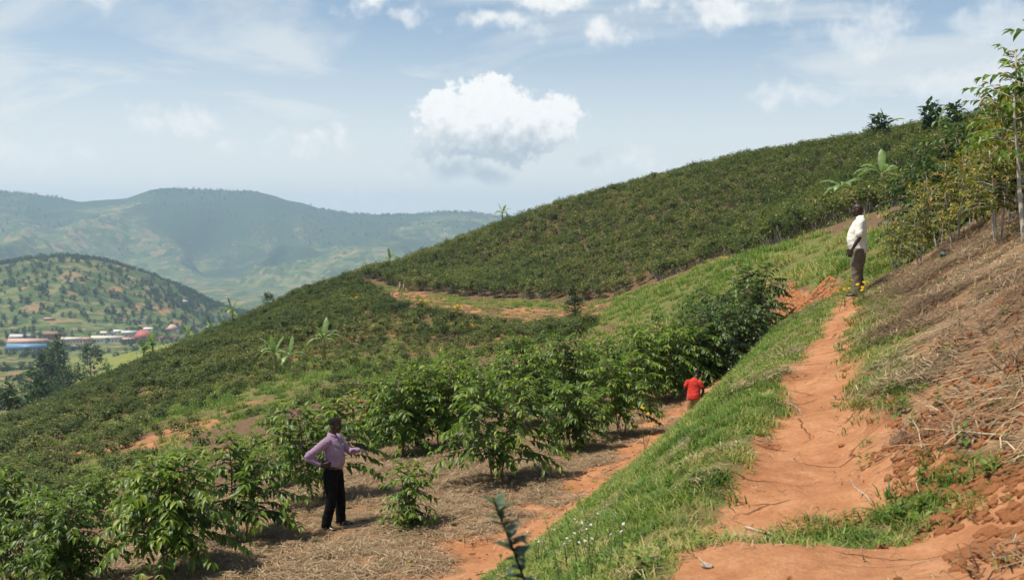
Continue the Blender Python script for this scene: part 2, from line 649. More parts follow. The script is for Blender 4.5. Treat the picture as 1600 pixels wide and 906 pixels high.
# leaf template along +X, width along Y, normal Z; eight vertices, folded and drooping
LEAF_V = np.array([[0, 0, 0], [0.30, 0.5, 0.10], [0.32, 0, 0], [0.30, -0.5, 0.10], [0.68, 0.40, 0.03], [0.70, 0, -0.06], [0.68, -0.40, 0.03], [1.0, 0, -0.20]])
LEAF_F3 = np.array([[0, 2, 1], [0, 3, 2], [4, 5, 7], [5, 6, 7]])
LEAF_F4 = np.array([[1, 2, 5, 4], [2, 3, 6, 5]])
QUAD_V = np.array([[0, 0, 0], [0.45, 0.5, 0.05], [1.0, 0, -0.15], [0.45, -0.5, 0.05]])
QUAD_F = np.array([[0, 3, 2, 1]])


def frames(d, up):
    x = norm(d)
    y = norm(np.cross(np.broadcast_to(up, x.shape), x))
    z = np.cross(x, y)
    return np.stack([x, y, z], 2)         # columns


def leaf_arrays(pos, d, up, length, width, tint, simple=False):
    tv = QUAD_V if simple else LEAF_V
    n = len(pos)
    fr = frames(d, up)
    loc = np.stack([tv[None, :, 0] * length[:, None], tv[None, :, 1] * width[:, None], tv[None, :, 2] * length[:, None]], 2)
    v = np.einsum('nij,nkj->nki', fr, loc) + pos[:, None, :]
    off = (np.arange(n) * len(tv))[:, None, None]
    if simple:
        fs = [(QUAD_F[None] + off).reshape(-1, 4)]
    else:
        fs = [(LEAF_F3[None] + off).reshape(-1, 3), (LEAF_F4[None] + off).reshape(-1, 4)]
    return v.reshape(-1, 3), fs, np.repeat(tint, len(tv))


# ------------------------------------------------------------------ materials
MATS = {}


def new_mat(name):
    m = bpy.data.materials.new(name)
    m.use_nodes = True
    t = NT(m.node_tree)
    t.n.clear()
    out = t.new('ShaderNodeOutputMaterial')
    MATS[name] = m
    return m, t, out


def principled(t, color, rough=0.7, spec=0.3, normal=None):
    b = t.new('ShaderNodeBsdfPrincipled')
    t.put(b.inputs['Base Color'], color if not isinstance(color, tuple) else (*color, 1.0)[:4])
    t.put(b.inputs['Roughness'], rough)
    b.inputs['Specular IOR Level'].default_value = spec
    if normal is not None:
        t.put(b.inputs['Normal'], normal)
    return b


def bump(t, height, strength=0.5, dist=0.02):
    b = t.new('ShaderNodeBump')
    b.inputs['Strength'].default_value = strength
    b.inputs['Distance'].default_value = dist
    t.put(b.inputs['Height'], height)
    return b.outputs[0]


def leaf_mat(name, stops, rough=0.42, spec=0.45, trans=0.28, tcol=(0.16, 0.30, 0.03), vary=0.22):
    """foliage: colour from the per-leaf tint with a little variation from plant to plant"""
    m, t, out = new_mat(name)
    tint = t.attr('tint').outputs['Fac']
    oi = t.new('ShaderNodeObjectInfo')
    sh_ = t.new('ShaderNodeAttribute', attribute_type='INSTANCER')
    sh_.attribute_name = 'shift'
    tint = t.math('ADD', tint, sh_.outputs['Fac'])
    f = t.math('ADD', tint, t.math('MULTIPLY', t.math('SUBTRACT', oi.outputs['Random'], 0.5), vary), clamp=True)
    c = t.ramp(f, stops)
    b = principled(t, c, rough, spec)
    tr = t.new('ShaderNodeBsdfTranslucent')
    t.put(tr.inputs['Color'], t.mix(0.6, c, (*tcol, 1)))
    mx = t.new('ShaderNodeMixShader')
    mx.inputs[0].default_value = trans
    t.l.new(b.outputs[0], mx.inputs[1])
    t.l.new(tr.outputs[0], mx.inputs[2])
    t.l.new(mx.outputs[0], out.inputs['Surface'])
    return m


def plain_mat(name, c1, c2, scale=20.0, rough=0.8, spec=0.25, bumpy=0.0, bscale=None):
    m, t, out = new_mat(name)
    tcn = t.new('ShaderNodeTexCoord')
    n = t.noise(tcn.outputs['Object'], scale, 4.0, 0.6)
    c = t.mix(t.mapr(n, 0.3, 0.7), (*c1, 1), (*c2, 1))
    nb = None
    if bumpy > 0:
        nb = bump(t, t.noise(tcn.outputs['Object'], bscale or scale * 2, 5.0, 0.6), bumpy, 0.01)
    b = principled(t, c, rough, spec, nb)
    t.l.new(b.outputs[0], out.inputs['Surface'])
    return m


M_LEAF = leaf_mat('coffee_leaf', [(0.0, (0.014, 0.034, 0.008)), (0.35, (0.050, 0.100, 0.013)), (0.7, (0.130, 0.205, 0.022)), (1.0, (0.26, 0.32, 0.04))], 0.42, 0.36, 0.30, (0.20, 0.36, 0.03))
M_LEAF_DARK = leaf_mat('old_coffee_leaf', [(0.0, (0.010, 0.024, 0.010)), (0.35, (0.024, 0.054, 0.014)), (0.7, (0.060, 0.110, 0.020)), (1.0, (0.13, 0.18, 0.03))], 0.40, 0.36, 0.2, (0.10, 0.20, 0.03))
M_LEAF_YEL = leaf_mat('yellowing_leaf', [(0.0, (0.020, 0.045, 0.010)), (0.35, (0.06, 0.11, 0.018)), (0.65, (0.19, 0.20, 0.025)), (0.88, (0.36, 0.26, 0.03)), (1.0, (0.42, 0.17, 0.03))], 0.5, 0.35, 0.3, (0.35, 0.33, 0.04))
M_LEAF_FAR = leaf_mat('slope_leaf', [(0.0, (0.022, 0.038, 0.012)), (0.45, (0.070, 0.098, 0.024)), (0.8, (0.150, 0.170, 0.042)), (1.0, (0.30, 0.26, 0.09))], 0.5, 0.3, 0.25, (0.20, 0.30, 0.04), 0.5)
M_LEAF_TREE = leaf_mat('tree_leaf', [(0.0, (0.010, 0.026, 0.012)), (0.5, (0.022, 0.050, 0.018)), (1.0, (0.055, 0.10, 0.03))], 0.6, 0.25, 0.2)
M_LEAF_PALE = leaf_mat('pale_leaf', [(0.0, (0.03, 0.06, 0.02)), (0.5, (0.09, 0.15, 0.035)), (1.0, (0.22, 0.28, 0.06))], 0.55, 0.3, 0.25)
M_GRASS = leaf_mat('grass_blade', [(0.0, (0.03, 0.075, 0.010)), (0.45, (0.10, 0.19, 0.022)), (0.75, (0.22, 0.29, 0.05)), (1.0, (0.42, 0.34, 0.13))], 0.5, 0.3, 0.3, (0.22, 0.34, 0.03))
M_STRAW = leaf_mat('straw', [(0.0, (0.10, 0.062, 0.036)), (0.5, (0.29, 0.20, 0.115)), (1.0, (0.56, 0.44, 0.28))], 0.75, 0.2, 0.08, (0.4, 0.3, 0.15))
M_BANANA = leaf_mat('banana_leaf', [(0.0, (0.04, 0.09, 0.025)), (0.5, (0.10, 0.19, 0.05)), (1.0, (0.30, 0.40, 0.13))], 0.4, 0.45, 0.35, (0.30, 0.45, 0.08))
M_STEM = plain_mat('coffee_bark', (0.16, 0.105, 0.065), (0.30, 0.23, 0.16), 25, 0.9, 0.15, 0.5)
M_STEM_PALE = plain_mat('pale_bark', (0.30, 0.26, 0.20), (0.50, 0.45, 0.37), 18, 0.9, 0.15, 0.4)
M_STEM_BANANA = plain_mat('banana_stem', (0.15, 0.13, 0.05), (0.32, 0.30, 0.11), 6, 0.7, 0.3)
M_CLOD = plain_mat('soil_clod', (0.26, 0.10, 0.042), (0.42, 0.19, 0.085), 14, 0.95, 0.1, 0.8)


# ---- ground: masks carried by the vertices choose between soil, straw mulch, grass and leaf litter
def ground_mat():
    m, t, out = new_mat('hillside_ground')
    geo = t.new('ShaderNodeNewGeometry')
    pos = geo.outputs['Position']
    msk = t.attr('mask').outputs['Color']
    s = t.new('ShaderNodeSeparateColor')
    t.put(s.inputs[0], msk)
    soil_w, mulch_w, grass_w = s.outputs
    drk = t.attr('litter').outputs['Fac']
    n1 = t.noise(pos, 0.9, 5, 0.6)
    n2 = t.noise(pos, 6.0, 6, 0.65)
    n3 = t.noise(pos, 38.0, 5, 0.7)
    # red laterite soil
    soil = t.ramp(t.math('ADD', t.math('MULTIPLY', n1, 0.55), t.math('MULTIPLY', n2, 0.45)), [(0.30, (0.25, 0.100, 0.044)), (0.50, (0.41, 0.190, 0.090)), (0.70, (0.55, 0.30, 0.165))])
    soil = t.mix(t.mapr(n3, 0.35, 0.75, 0.0, 0.45), soil, (0.20, 0.085, 0.04, 1))
    # dry straw mulch: stretched fibres
    mp = t.new('ShaderNodeMapping')
    mp.inputs['Rotation'].default_value = (0, 0, 0.7)
    mp.inputs['Scale'].default_value = (9, 60, 30)
    t.put(mp.inputs['Vector'], t.vmath('ADD', pos, t.vmath('MULTIPLY', None, None)))
    mp2 = t.new('ShaderNodeMapping')
    mp2.inputs['Rotation'].default_value = (0, 0, -0.5)
    mp2.inputs['Scale'].default_value = (55, 8, 30)
    t.put(mp.inputs['Vector'], pos)
    t.put(mp2.inputs['Vector'], pos)
    fa = t.noise(mp.outputs[0], 1.0, 3, 0.6, 0.8)
    fb = t.noise(mp2.outputs[0], 1.0, 3, 0.6, 0.8)
    fib = t.math('MAXIMUM', fa, fb)
    mulch = t.ramp(fib, [(0.40, (0.090, 0.054, 0.030)), (0.55, (0.23, 0.150, 0.085)), (0.72, (0.42, 0.31, 0.19))])
    mulch = t.mix(t.mapr(n1, 0.35, 0.65, 0.0, 0.35), mulch, soil)
    # short grass and weeds
    gr = t.ramp(t.math('ADD', t.math('MULTIPLY', n2, 0.6), t.math('MULTIPLY', n3, 0.4)), [(0.33, (0.030, 0.055, 0.012)), (0.5, (0.085, 0.125, 0.025)), (0.68, (0.19, 0.20, 0.055))])
    gr = t.mix(t.mapr(t.noise(pos, 2.6, 4, 0.6), 0.42, 0.62, 0.0, 0.85), gr, (0.20, 0.135, 0.065, 1))
    litter = t.ramp(n2, [(0.3, (0.075, 0.048, 0.028)), (0.7, (0.20, 0.125, 0.070))])
    jit = t.math('MULTIPLY', t.math('SUBTRACT', t.math('ADD', t.math('MULTIPLY', n2, 0.6), t.math('MULTIPLY', n3, 0.4)), 0.5), 1.5)
    fm = t.mapr(t.math('ADD', mulch_w, jit), 0.35, 0.65)
    fg = t.mapr(t.math('ADD', grass_w, jit), 0.35, 0.65)
    fl = t.mapr(t.math('ADD', drk, jit), 0.35, 0.65)
    c = t.mix(fl, soil, litter)
    c = t.mix(fm, c, mulch)
    c = t.mix(fg, c, gr)
    # cracks in the trodden clay
    vor = t.new('ShaderNodeTexVoronoi', feature='DISTANCE_TO_EDGE')
    t.put(vor.inputs['Vector'], t.vmath('ADD', pos, t.vmath('SCALE', None)))
    wob = t.new('ShaderNodeTexNoise')
    wob.inputs['Scale'].default_value = 5.0
    wob.inputs['Detail'].default_value = 4.0
    t.put(wob.inputs['Vector'], pos)
    vv = t.new('ShaderNodeMix', data_type='VECTOR')
    vv.inputs[0].default_value = 0.12
    t.put(vv.inputs[4], pos)
    t.put(vv.inputs[5], wob.outputs['Color'])
    t.put(vor.inputs['Vector'], vv.outputs[1])
    vor.inputs['Scale'].default_value = 1.7
    crack = t.mapr(vor.outputs['Distance'], 0.0, 0.018, 1.0, 0.0)
    crack = t.math('MULTIPLY', crack, t.mapr(t.noise(pos, 1.3, 2, 0.5), 0.46, 0.56))
    crack = t.math('MULTIPLY', crack, t.mapr(soil_w, 0.6, 0.95))
    c = t.mix(t.math('MULTIPLY', crack, 0.8), c, (0.09, 0.035, 0.016, 1))
    h = t.math('ADD', t.math('MULTIPLY', n2, 0.7), t.math('MULTIPLY', n3, 0.35))
    h = t.math('ADD', h, t.math('MULTIPLY', t.math('MULTIPLY', fib, fm), 0.5))
    h = t.math('SUBTRACT', h, t.math('MULTIPLY', crack, 0.6))
    b = principled(t, c, 0.92, 0.12, bump(t, h, 0.75, 0.06))
    t.l.new(b.outputs[0], out.inputs['Surface'])
    return m


M_GROUND = ground_mat()


def far_mat(name, patch, forest_lo, forest_hi, seed, tree_scale, forest_dark=(0.020, 0.040, 0.018)):
    """farmland: small fields, scrub and woodland"""
    m, t, out = new_mat(name)
    geo = t.new('ShaderNodeNewGeometry')
    pos = t.vmath('ADD', geo.outputs['Position'], (seed * 913.0, seed * 417.0, 0.0))
    wob = t.new('ShaderNodeTexNoise')
    t.put(wob.inputs['Vector'], pos)
    wob.inputs['Scale'].default_value = 0.9 / patch
    wob.inputs['Detail'].default_value = 4.0
    off = t.vmath('MULTIPLY', wob.outputs['Color'], (patch * 1.6, patch * 1.6, patch * 1.6))
    pw = t.vmath('ADD', pos, off)
    vor = t.new('ShaderNodeTexVoronoi')
    t.put(vor.inputs['Vector'], pw)
    vor.inputs['Scale'].default_value = 1.0 / patch
    sc = t.new('ShaderNodeSeparateColor')
    t.put(sc.inputs[0], vor.outputs['Color'])
    fields = t.ramp(sc.outputs[0], [(0.0, (0.050, 0.085, 0.026)), (0.3, (0.085, 0.125, 0.035)), (0.55, (0.13, 0.165, 0.055)), (0.78, (0.20, 0.20, 0.085)), (0.92, (0.30, 0.21, 0.11)), (1.0, (0.33, 0.19, 0.10))])
    n1 = t.noise(pos, 1.0 / (patch * 14), 7, 0.66, 0.6)
    n2 = t.noise(pos, 1.0 / tree_scale, 5, 0.72)
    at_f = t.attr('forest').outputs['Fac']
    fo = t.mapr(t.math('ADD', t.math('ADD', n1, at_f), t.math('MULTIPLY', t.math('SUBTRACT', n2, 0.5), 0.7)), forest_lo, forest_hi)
    forest = t.ramp(n2, [(0.3, forest_dark), (0.7, (0.045, 0.075, 0.03))])  # dark colour shared by woodland and the painted cloud shadow on the mountains
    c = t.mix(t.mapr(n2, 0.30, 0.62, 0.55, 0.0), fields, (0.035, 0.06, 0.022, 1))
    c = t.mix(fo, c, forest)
    bare = t.attr('bare').outputs['Fac']
    c = t.mix(t.mapr(t.math('ADD', bare, t.math('MULTIPLY', t.math('SUBTRACT', n2, 0.5), 0.6)), 0.4, 0.6), c, (0.33, 0.18, 0.095, 1))
    mead = t.attr('meadow').outputs['Fac']
    mc = t.ramp(n2, [(0.3, (0.145, 0.165, 0.036)), (0.7, (0.24, 0.245, 0.07))])
    c = t.mix(t.mapr(t.math('ADD', mead, t.math('MULTIPLY', t.math('SUBTRACT', n2, 0.5), 0.5)), 0.4, 0.6), c, mc)
    b = principled(t, c, 0.95, 0.05, bump(t, n2, 0.6, tree_scale * 0.5))
    t.l.new(b.outputs[0], out.inputs['Surface'])
    return m


M_VALLEY = far_mat('valley_fields', 17.0, 0.57, 0.66, 1.0, 7.0)
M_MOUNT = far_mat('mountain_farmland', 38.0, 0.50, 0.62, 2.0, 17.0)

# ------------------------------------------------------------------ the ground sheet (one polar grid, cut into three bands)
ang_f = np.arange(-37, 37.001, 0.125)
ang_o = np.concatenate([np.arange(-180, -37, 2.2), ang_f, np.arange(37.6, 180, 2.2)])
ANG = np.radians(ang_o)
rad = [0.6]
while rad[-1] < 460:
    r_ = rad[-1]
    rad.append(r_ + max(0.055, 0.0075 * r_ if r_ < 60 else 0.011 * r_))
rad_n = np.array(rad)
rad_v = np.geomspace(rad_n[-1], 3000, 170)
rad_m = np.geomspace(3000, 9800, 170)

# soil polygons of the middle distance, read off the ground
P_SOIL_FAR = [ground_poly([(1236, 440), (1310, 446), (1316, 470), (1240, 510), (1212, 520), (1215, 470)], 25),
              ground_poly([(575, 452), (640, 452), (720, 475), (800, 482), (900, 478), (960, 470), (940, 492), (870, 504), (800, 506), (700, 496), (640, 480), (590, 470)], 50)]
P_GRASS_FAR = ground_poly([(935, 490), (985, 460), (1060, 432), (1130, 405), (1210, 388), (1300, 372), (1420, 345), (1440, 392), (1380, 430), (1315, 440), (1230, 438), (1120, 440), (1040, 480), (960, 505)], 35)
P_PLANT = ground_poly([(585, 440), (640, 456), (760, 467), (900, 473), (960, 464), (1000, 448), (1060, 428), (1130, 399), (1220, 384), (1300, 363), (1400, 330), (1500, 300), (1640, 270)], 50) + [(150, 80), (160, 150), (60, 215), (-20, 250), (-52, 225)]


def ground_masks(x, y):
    r = np.hypot(x, y)
    t = (x - path_x(y)) * 0.94
    hw = path_hw(y)
    n = fbm(x / 1.1, y / 1.1, 3, 21)
    nb = fbm(x / 7, y / 7, 3, 22)
    soil = np.zeros(len(x))
    mulch = np.zeros(len(x))
    grass = np.zeros(len(x))
    litter = np.zeros(len(x))
    nearz = (1 - sstep(34, 42, y)) * (y > -30)
    tt = toe_t(y)
    # grass bank on the left of the path
    g = sstep(-tt - 0.1, -tt + 0.5, t + 0.35 * n) * (1 - sstep(-hw - 0.22, -hw + 0.08, t + 0.14 * n))
    grass = np.maximum(grass, g * nearz * (1 - sstep(25, 31, y)))
    # grass strip across the path at the step
    g2 = np.exp(-((y - (5.35 + 0.10 * (x - 1.5))) / 0.33) ** 2) * sstep(-1.0, -0.6, t) * (1 - sstep(0.75, 1.15, t))
    grass = np.maximum(grass, g2)
    # trodden soil
    soil = np.maximum(soil, (np.abs(t) < hw + 0.2) * nearz * 1.0)
    # right bank: dead stalks over soil with green at the path edge
    rb = sstep(hw - 0.02, hw + 0.5, t + 0.25 * n)
    grass = np.maximum(grass, rb * nearz * sstep(19, 25, y + 0.9 * (t - 1.5) + 1.5 * n) * 0.9)
    mulch = np.maximum(mulch, rb * nearz * np.clip(0.62 + 0.7 * nb + 0.25 * n - 0.12 * (1 - sstep(4.4, 6.0, y)), 0, 1))
    grass = np.maximum(grass, np.exp(-((t - hw - 0.35) / 0.35) ** 2) * nearz * sstep(6.5, 8.5, y) * 0.75)
    litter = np.maximum(litter, sstep(hw + 0.05, hw + 0.5, t + 0.2 * n) * (1 - sstep(6, 8, y)) * nearz * np.clip(0.85 + 0.5 * nb + 0.35 * n, 0, 1))
    # terrace: mulch with a red strip at the bank toe
    terr = sstep(tt + 0.0, tt + 0.5, -t + 0.3 * n)
    strip = terr * (1 - sstep(tt + 0.35, tt + 1.25, -t + 0.8 * n)) * (y > 0)
    mulch = np.maximum(mulch, terr * nearz * (1 - strip) * np.clip(0.88 + 0.5 * n, 0, 1) * (1 - sstep(11, 14, -t)))
    litter = np.maximum(litter, sstep(10, 14, -t) * nearz)
    # beyond
    far = 1 - nearz
    plant = in_poly(x, y, P_PLANT) * far
    lf = np.clip(0.80 + 0.9 * nb + 0.5 * plant, 0, 1) * far
    litter = np.maximum(litter, lf)
    gf = np.clip(0.42 + 1.1 * fbm(x / 13, y / 13, 3, 24) + 0.5 * n, 0, 1) * far * (1 - plant)
    grass = np.maximum(grass, gf)
    for P in P_SOIL_FAR:
        m = in_poly(x + 1.2 * n, y + 1.2 * n, P)
        grass = np.where(m, grass * 0.45, grass)
        litter = np.where(m, np.clip(0.56 + 0.5 * n, 0, 1), litter)
        soil = np.where(m, 1, soil)
    m = in_poly(x + 1.0 * n, y + 1.0 * n, P_GRASS_FAR)
    grass = np.where(m, np.maximum(grass, 0.82), grass)
    grass = np.where(r > 215, np.maximum(grass, 0.9), grass)
    return np.stack([soil, mulch, grass], 1), litter


def polar_band(name, radii, mat, far):
    A, Rr = np.meshgrid(ANG, radii)
    x = (Rr * np.sin(A)).ravel()
    y = (Rr * np.cos(A)).ravel()
    z = H(x, y)
    na, nr = len(ANG), len(radii)
    i, j = np.meshgrid(np.arange(nr - 1), np.arange(na), indexing='ij')
    j2 = (j + 1) % na
    f = np.stack([i * na + j, i * na + j2, (i + 1) * na + j2, (i + 1) * na + j], 2).reshape(-1, 4)[:, ::-1]
    fl = [f]
    if not far:
        fl.append(np.arange(na)[None, :])
        m, l = ground_masks(x, y)
        at_ = {'mask': m, 'litter': l}
    else:
        px, py = project(np.stack([x, y, z], 1))
        r = np.hypot(x, y)
        forest = np.zeros(len(x))
        bare = np.zeros(len(x))
        mead = np.zeros(len(x))
        if name == 'valley':
            hillw = np.exp(-((r - HL_R) / 380.0) ** 2) * sstep(-110, -60, z + 20)
            forest = np.where(r > 1750, 0.03 * sstep(-170, -110, z) - 0.02, -0.02)
            bare = np.where(r > 1750, sstep(0.36, 0.7, fbm(x / 60, y / 60, 3, 83)) * 0.6, 0) * (z > -150)
            mead = np.where((r < 1150) & (px > 110), 0.9, 0.0) * sstep(-0.5, 0.0, fbm(x / 60, y / 60, 3, 84))
            bare = np.where((r < 1000) & (px > 60), np.clip(sstep(0.12, 0.3, fbm(x / 70 + 3.1, y / 35, 3, 85)), 0, 1), bare)
        else:
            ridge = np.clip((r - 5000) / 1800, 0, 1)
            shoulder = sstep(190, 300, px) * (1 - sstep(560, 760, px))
            forest = 0.16 * ridge + 0.14 * shoulder * sstep(4700, 5600, r) - 0.07  # includes a cloud shadow on the upper slopes, painted as darker woodland colour
        at_ = {'forest': forest, 'bare': bare, 'meadow': mead}
    me = mesh_np(name, np.stack([x, y, z], 1), fl, at_, True, [mat])
    o = obj(name, me)
    o['kind'] = 'structure'
    return o


ground = polar_band('ground', rad_n, M_GROUND, False)
ground['label'] = 'red earth hillside with footpath, mulched terrace and grassy bank'
valley = polar_band('valley', rad_v, M_VALLEY, True)
valley['label'] = 'green valley floor with fields and a rounded hill behind the town'
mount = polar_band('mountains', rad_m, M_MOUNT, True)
mount['label'] = 'long hazy blue-green mountain range along the horizon'


# ------------------------------------------------------------------ stuff scattered with geometry nodes
PROTO = bpy.data.collections.new('scatter_sources')      # never linked to the scene


def proto_collection(name, meshes):
    c = bpy.data.collections.new(name)
    for k, me in enumerate(meshes):
        o = bpy.data.objects.new('%s_%02d' % (name, k), me)
        c.objects.link(o)
    return c


def scatter(name, pts, rot, scl, coll, nproto, label, seed=1, shift=None):
    n = len(pts)
    r_ = np.random.default_rng(seed)
    me = bpy.data.meshes.new(name)
    me.vertices.add(n)
    me.vertices.foreach_set('co', np.asarray(pts, np.float32).ravel())
    a = me.attributes.new('rot', 'FLOAT_VECTOR', 'POINT')
    a.data.foreach_set('vector', np.asarray(rot, np.float32).ravel())
    scl = np.asarray(scl, np.float32)
    if scl.ndim == 1:
        scl = np.repeat(scl[:, None], 3, 1)
    a = me.attributes.new('scl', 'FLOAT_VECTOR', 'POINT')
    a.data.foreach_set('vector', scl.ravel())
    a = me.attributes.new('pick', 'INT', 'POINT')
    a.data.foreach_set('value', r_.integers(0, nproto, n).astype(np.int32))
    if shift is not None:
        a = me.attributes.new('shift', 'FLOAT', 'POINT')
        a.data.foreach_set('value', np.asarray(shift, np.float32))
    o = obj(name, me)
    ng = bpy.data.node_groups.new(name + '_nodes', 'GeometryNodeTree')
    ng.interface.new_socket('Geometry', in_out='INPUT', socket_type='NodeSocketGeometry')
    ng.interface.new_socket('Geometry', in_out='OUTPUT', socket_type='NodeSocketGeometry')
    gi = ng.nodes.new('NodeGroupInput')
    go = ng.nodes.new('NodeGroupOutput')
    ci = ng.nodes.new('GeometryNodeCollectionInfo')
    ci.inputs['Collection'].default_value = coll
    ci.inputs['Separate Children'].default_value = True
    ci.inputs['Reset Children'].default_value = True
    ip = ng.nodes.new('GeometryNodeInstanceOnPoints')

    def named(nm, ty):
        q = ng.nodes.new('GeometryNodeInputNamedAttribute')
        q.data_type = ty
        q.inputs['Name'].default_value = nm
        return q.outputs[0]
    e2r = ng.nodes.new('FunctionNodeEulerToRotation')
    ng.links.new(named('rot', 'FLOAT_VECTOR'), e2r.inputs[0])
    ng.links.new(gi.outputs[0], ip.inputs['Points'])
    ng.links.new(ci.outputs[0], ip.inputs['Instance'])
    ip.inputs['Pick Instance'].default_value = True
    ng.links.new(named('pick', 'INT'), ip.inputs['Instance Index'])
    ng.links.new(e2r.outputs[0], ip.inputs['Rotation'])
    ng.links.new(named('scl', 'FLOAT_VECTOR'), ip.inputs['Scale'])
    ng.links.new(ip.outputs[0], go.inputs[0])
    md = o.modifiers.new('scatter', 'NODES')
    md.node_group = ng
    o['kind'] = 'stuff'
    o['label'] = label
    return o


def slope_rot(x, y, yaw, follow=1.0):
    """euler angles that lay an instance on the slope with a random heading"""
    e = 0.25
    gx = (H(x + e, y, False) - H(x - e, y, False)) / (2 * e) * follow
    gy = (H(x, y + e, False) - H(x, y - e, False)) / (2 * e) * follow
    out = np.zeros((len(x), 3))
    for i in range(len(x)):
        nrm = Vector((-gx[i], -gy[i], 1)).normalized()
        q = nrm.to_track_quat('Z', 'Y')
        m = q.to_matrix() @ Matrix.Rotation(yaw[i], 3, 'Z')
        out[i] = m.to_euler()
    return out


def visible(x, y, z, margin=60):
    px, py = project(np.stack([x, y, z], 1))
    return (y > 1.5) & (px > -margin) & (px < 1600 + margin) & (py < 906 + 2 * margin)


def jitter_grid(x0, x1, y0, y1, step, seed, jit=0.35):
    r_ = np.random.default_rng(seed)
    X, Y = np.meshgrid(np.arange(x0, x1, step), np.arange(y0, y1, step))
    x = X.ravel() + r_.uniform(-jit, jit, X.size) * step
    y = Y.ravel() + r_.uniform(-jit, jit, X.size) * step
    return x, y


# ------------------------------------------------------------------ coffee trees
def coffee_arrays(seed, height=1.9, spread=0.85, stems=3, bare=0.20, leaf=0.16, node=0.095, droop=0.62, yellow=False, fill=1.0, low_shoots=True):
    r_ = np.random.default_rng(seed)
    wood = MB()
    LP, LD, LL, LT = [], [], [], []
    for s in range(stems):
        a0 = 2 * math.pi * (s + r_.uniform(-0.2, 0.2)) / max(stems, 1)
        lean = r_.uniform(0.10, 0.22) if stems > 1 else r_.uniform(0, 0.06)
        hs = height * r_.uniform(0.84, 1.0)
        base = np.array([math.cos(a0), math.sin(a0), 0]) * (0.05 if stems > 1 else 0.0)
        k = 9
        u = np.linspace(0, 1, k)
        cur = r_.uniform(-0.05, 0.05, (k, 2)) * u[:, None] * height * 0.5
        st = np.stack([base[0] + math.cos(a0) * lean * hs * u ** 0.9 + cur[:, 0], base[1] + math.sin(a0) * lean * hs * u ** 0.9 + cur[:, 1], -0.12 + (hs + 0.12) * u], 1)
        wood.tube(st, list(np.linspace(0.024, 0.007, k) * height / 1.9), 6)
        az_ = r_.uniform(0, 6.28)
        zz = bare * height
        while zz < hs:
            f = zz / hs
            p0 = np.array([np.interp(zz, st[:, 2], st[:, i]) for i in range(3)])
            prof = np.interp(f, [0, 0.2, 0.45, 0.7, 0.9, 1.0], [0.75, 0.95, 1.0, 0.78, 0.45, 0.2])
            for br in range(2):
                if r_.random() > fill:
                    continue
                aa = az_ + br * math.pi + r_.uniform(-0.4, 0.4)
                # branches on the outside of the clump grow longer
                out = 0.78 + 0.30 * math.cos(aa - a0) if stems > 1 else 1.0
                L = spread * prof * out * r_.uniform(0.75, 1.12)
                e0 = np.interp(f, [0.15, 0.5, 0.85, 1.0], [0.22, 0.40, 0.70, 1.1]) + r_.uniform(-0.15, 0.15)
                m = max(4, int(L / 0.075))
                w = np.linspace(0, 1, m)
                hx = L * (w - 0.12 * w ** 2)
                hzz = L * (math.tan(min(e0, 1.0)) * w * 0.8 - droop * 0.75 * w ** 2.0)
                bp = np.stack([p0[0] + math.cos(aa) * hx, p0[1] + math.sin(aa) * hx, p0[2] + hzz], 1)
                bp[:, 2] = np.maximum(bp[:, 2], 0.06)
                wood.tube(bp[::2] if m > 5 else bp, list(np.linspace(0.007, 0.0025, len(bp[::2] if m > 5 else bp))), 3, False)
                tg = norm(np.gradient(bp, axis=0))
                start = 0.28 if f < 0.8 else 0.08
                for i in range(m):
                    if w[i] < start and r_.random() < 0.8:
                        continue
                    side = norm(np.cross(tg[i], [0, 0, 1]))
                    tip = w[i] > 0.85
                    for sgn in (-1, 1):
                        if r_.random() < (0.06 if not yellow else 0.30):
                            continue
                        d = tg[i] * r_.uniform(0.35, 0.75) + side * sgn * r_.uniform(0.55, 0.95) + np.array([0, 0, r_.uniform(-0.70, 0.10)])
                        LP.append(bp[i])
                        LD.append(d)
                        LL.append(leaf * r_.uniform(0.72, 1.15) * (0.8 if tip else 1.0))
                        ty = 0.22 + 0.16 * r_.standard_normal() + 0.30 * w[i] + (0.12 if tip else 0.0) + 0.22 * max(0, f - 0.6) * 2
                        if yellow:
                            ty = 0.50 + 0.24 * r_.standard_normal()
                        LT.append(ty)
                # tip whorl
                for q in range(2):
                    d = tg[-1] + np.array([r_.uniform(-0.5, 0.5), r_.uniform(-0.5, 0.5), r_.uniform(-0.6, 0.4)])
                    LP.append(bp[-1])
                    LD.append(d)
                    LL.append(leaf * r_.uniform(0.6, 0.95))
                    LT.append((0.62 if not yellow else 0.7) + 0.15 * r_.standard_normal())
            az_ += 1.57 + r_.uniform(-0.3, 0.3)
            zz += node * r_.uniform(0.8, 1.2)
    if low_shoots:
        for q in range(r_.integers(1, 4)):
            aa = r_.uniform(0, 6.28)
            m = 7
            w = np.linspace(0, 1, m)
            L = spread * r_.uniform(0.7, 1.0)
            bp = np.stack([math.cos(aa) * L * w, math.sin(aa) * L * w, 0.10 + height * 0.16 * np.sin(w * 2.4) * r_.uniform(0.8, 1.4)], 1)
            wood.tube(bp, list(np.linspace(0.008, 0.003, m)), 4, False)
            tg = norm(np.gradient(bp, axis=0))
            for i in range(3, m):
                side = norm(np.cross(tg[i], [0, 0, 1]))
                for sgn in (-1, 1):
                    LP.append(bp[i]); LD.append(tg[i] * 0.6 + side * sgn * 0.8 + np.array([0, 0, -0.3])); LL.append(leaf * r_.uniform(0.8, 1.1)); LT.append(0.25 + 0.15 * r_.random())
    return wood, np.array(LP), np.array(LD), np.array(LL), np.clip(np.array(LT), 0, 1), r_


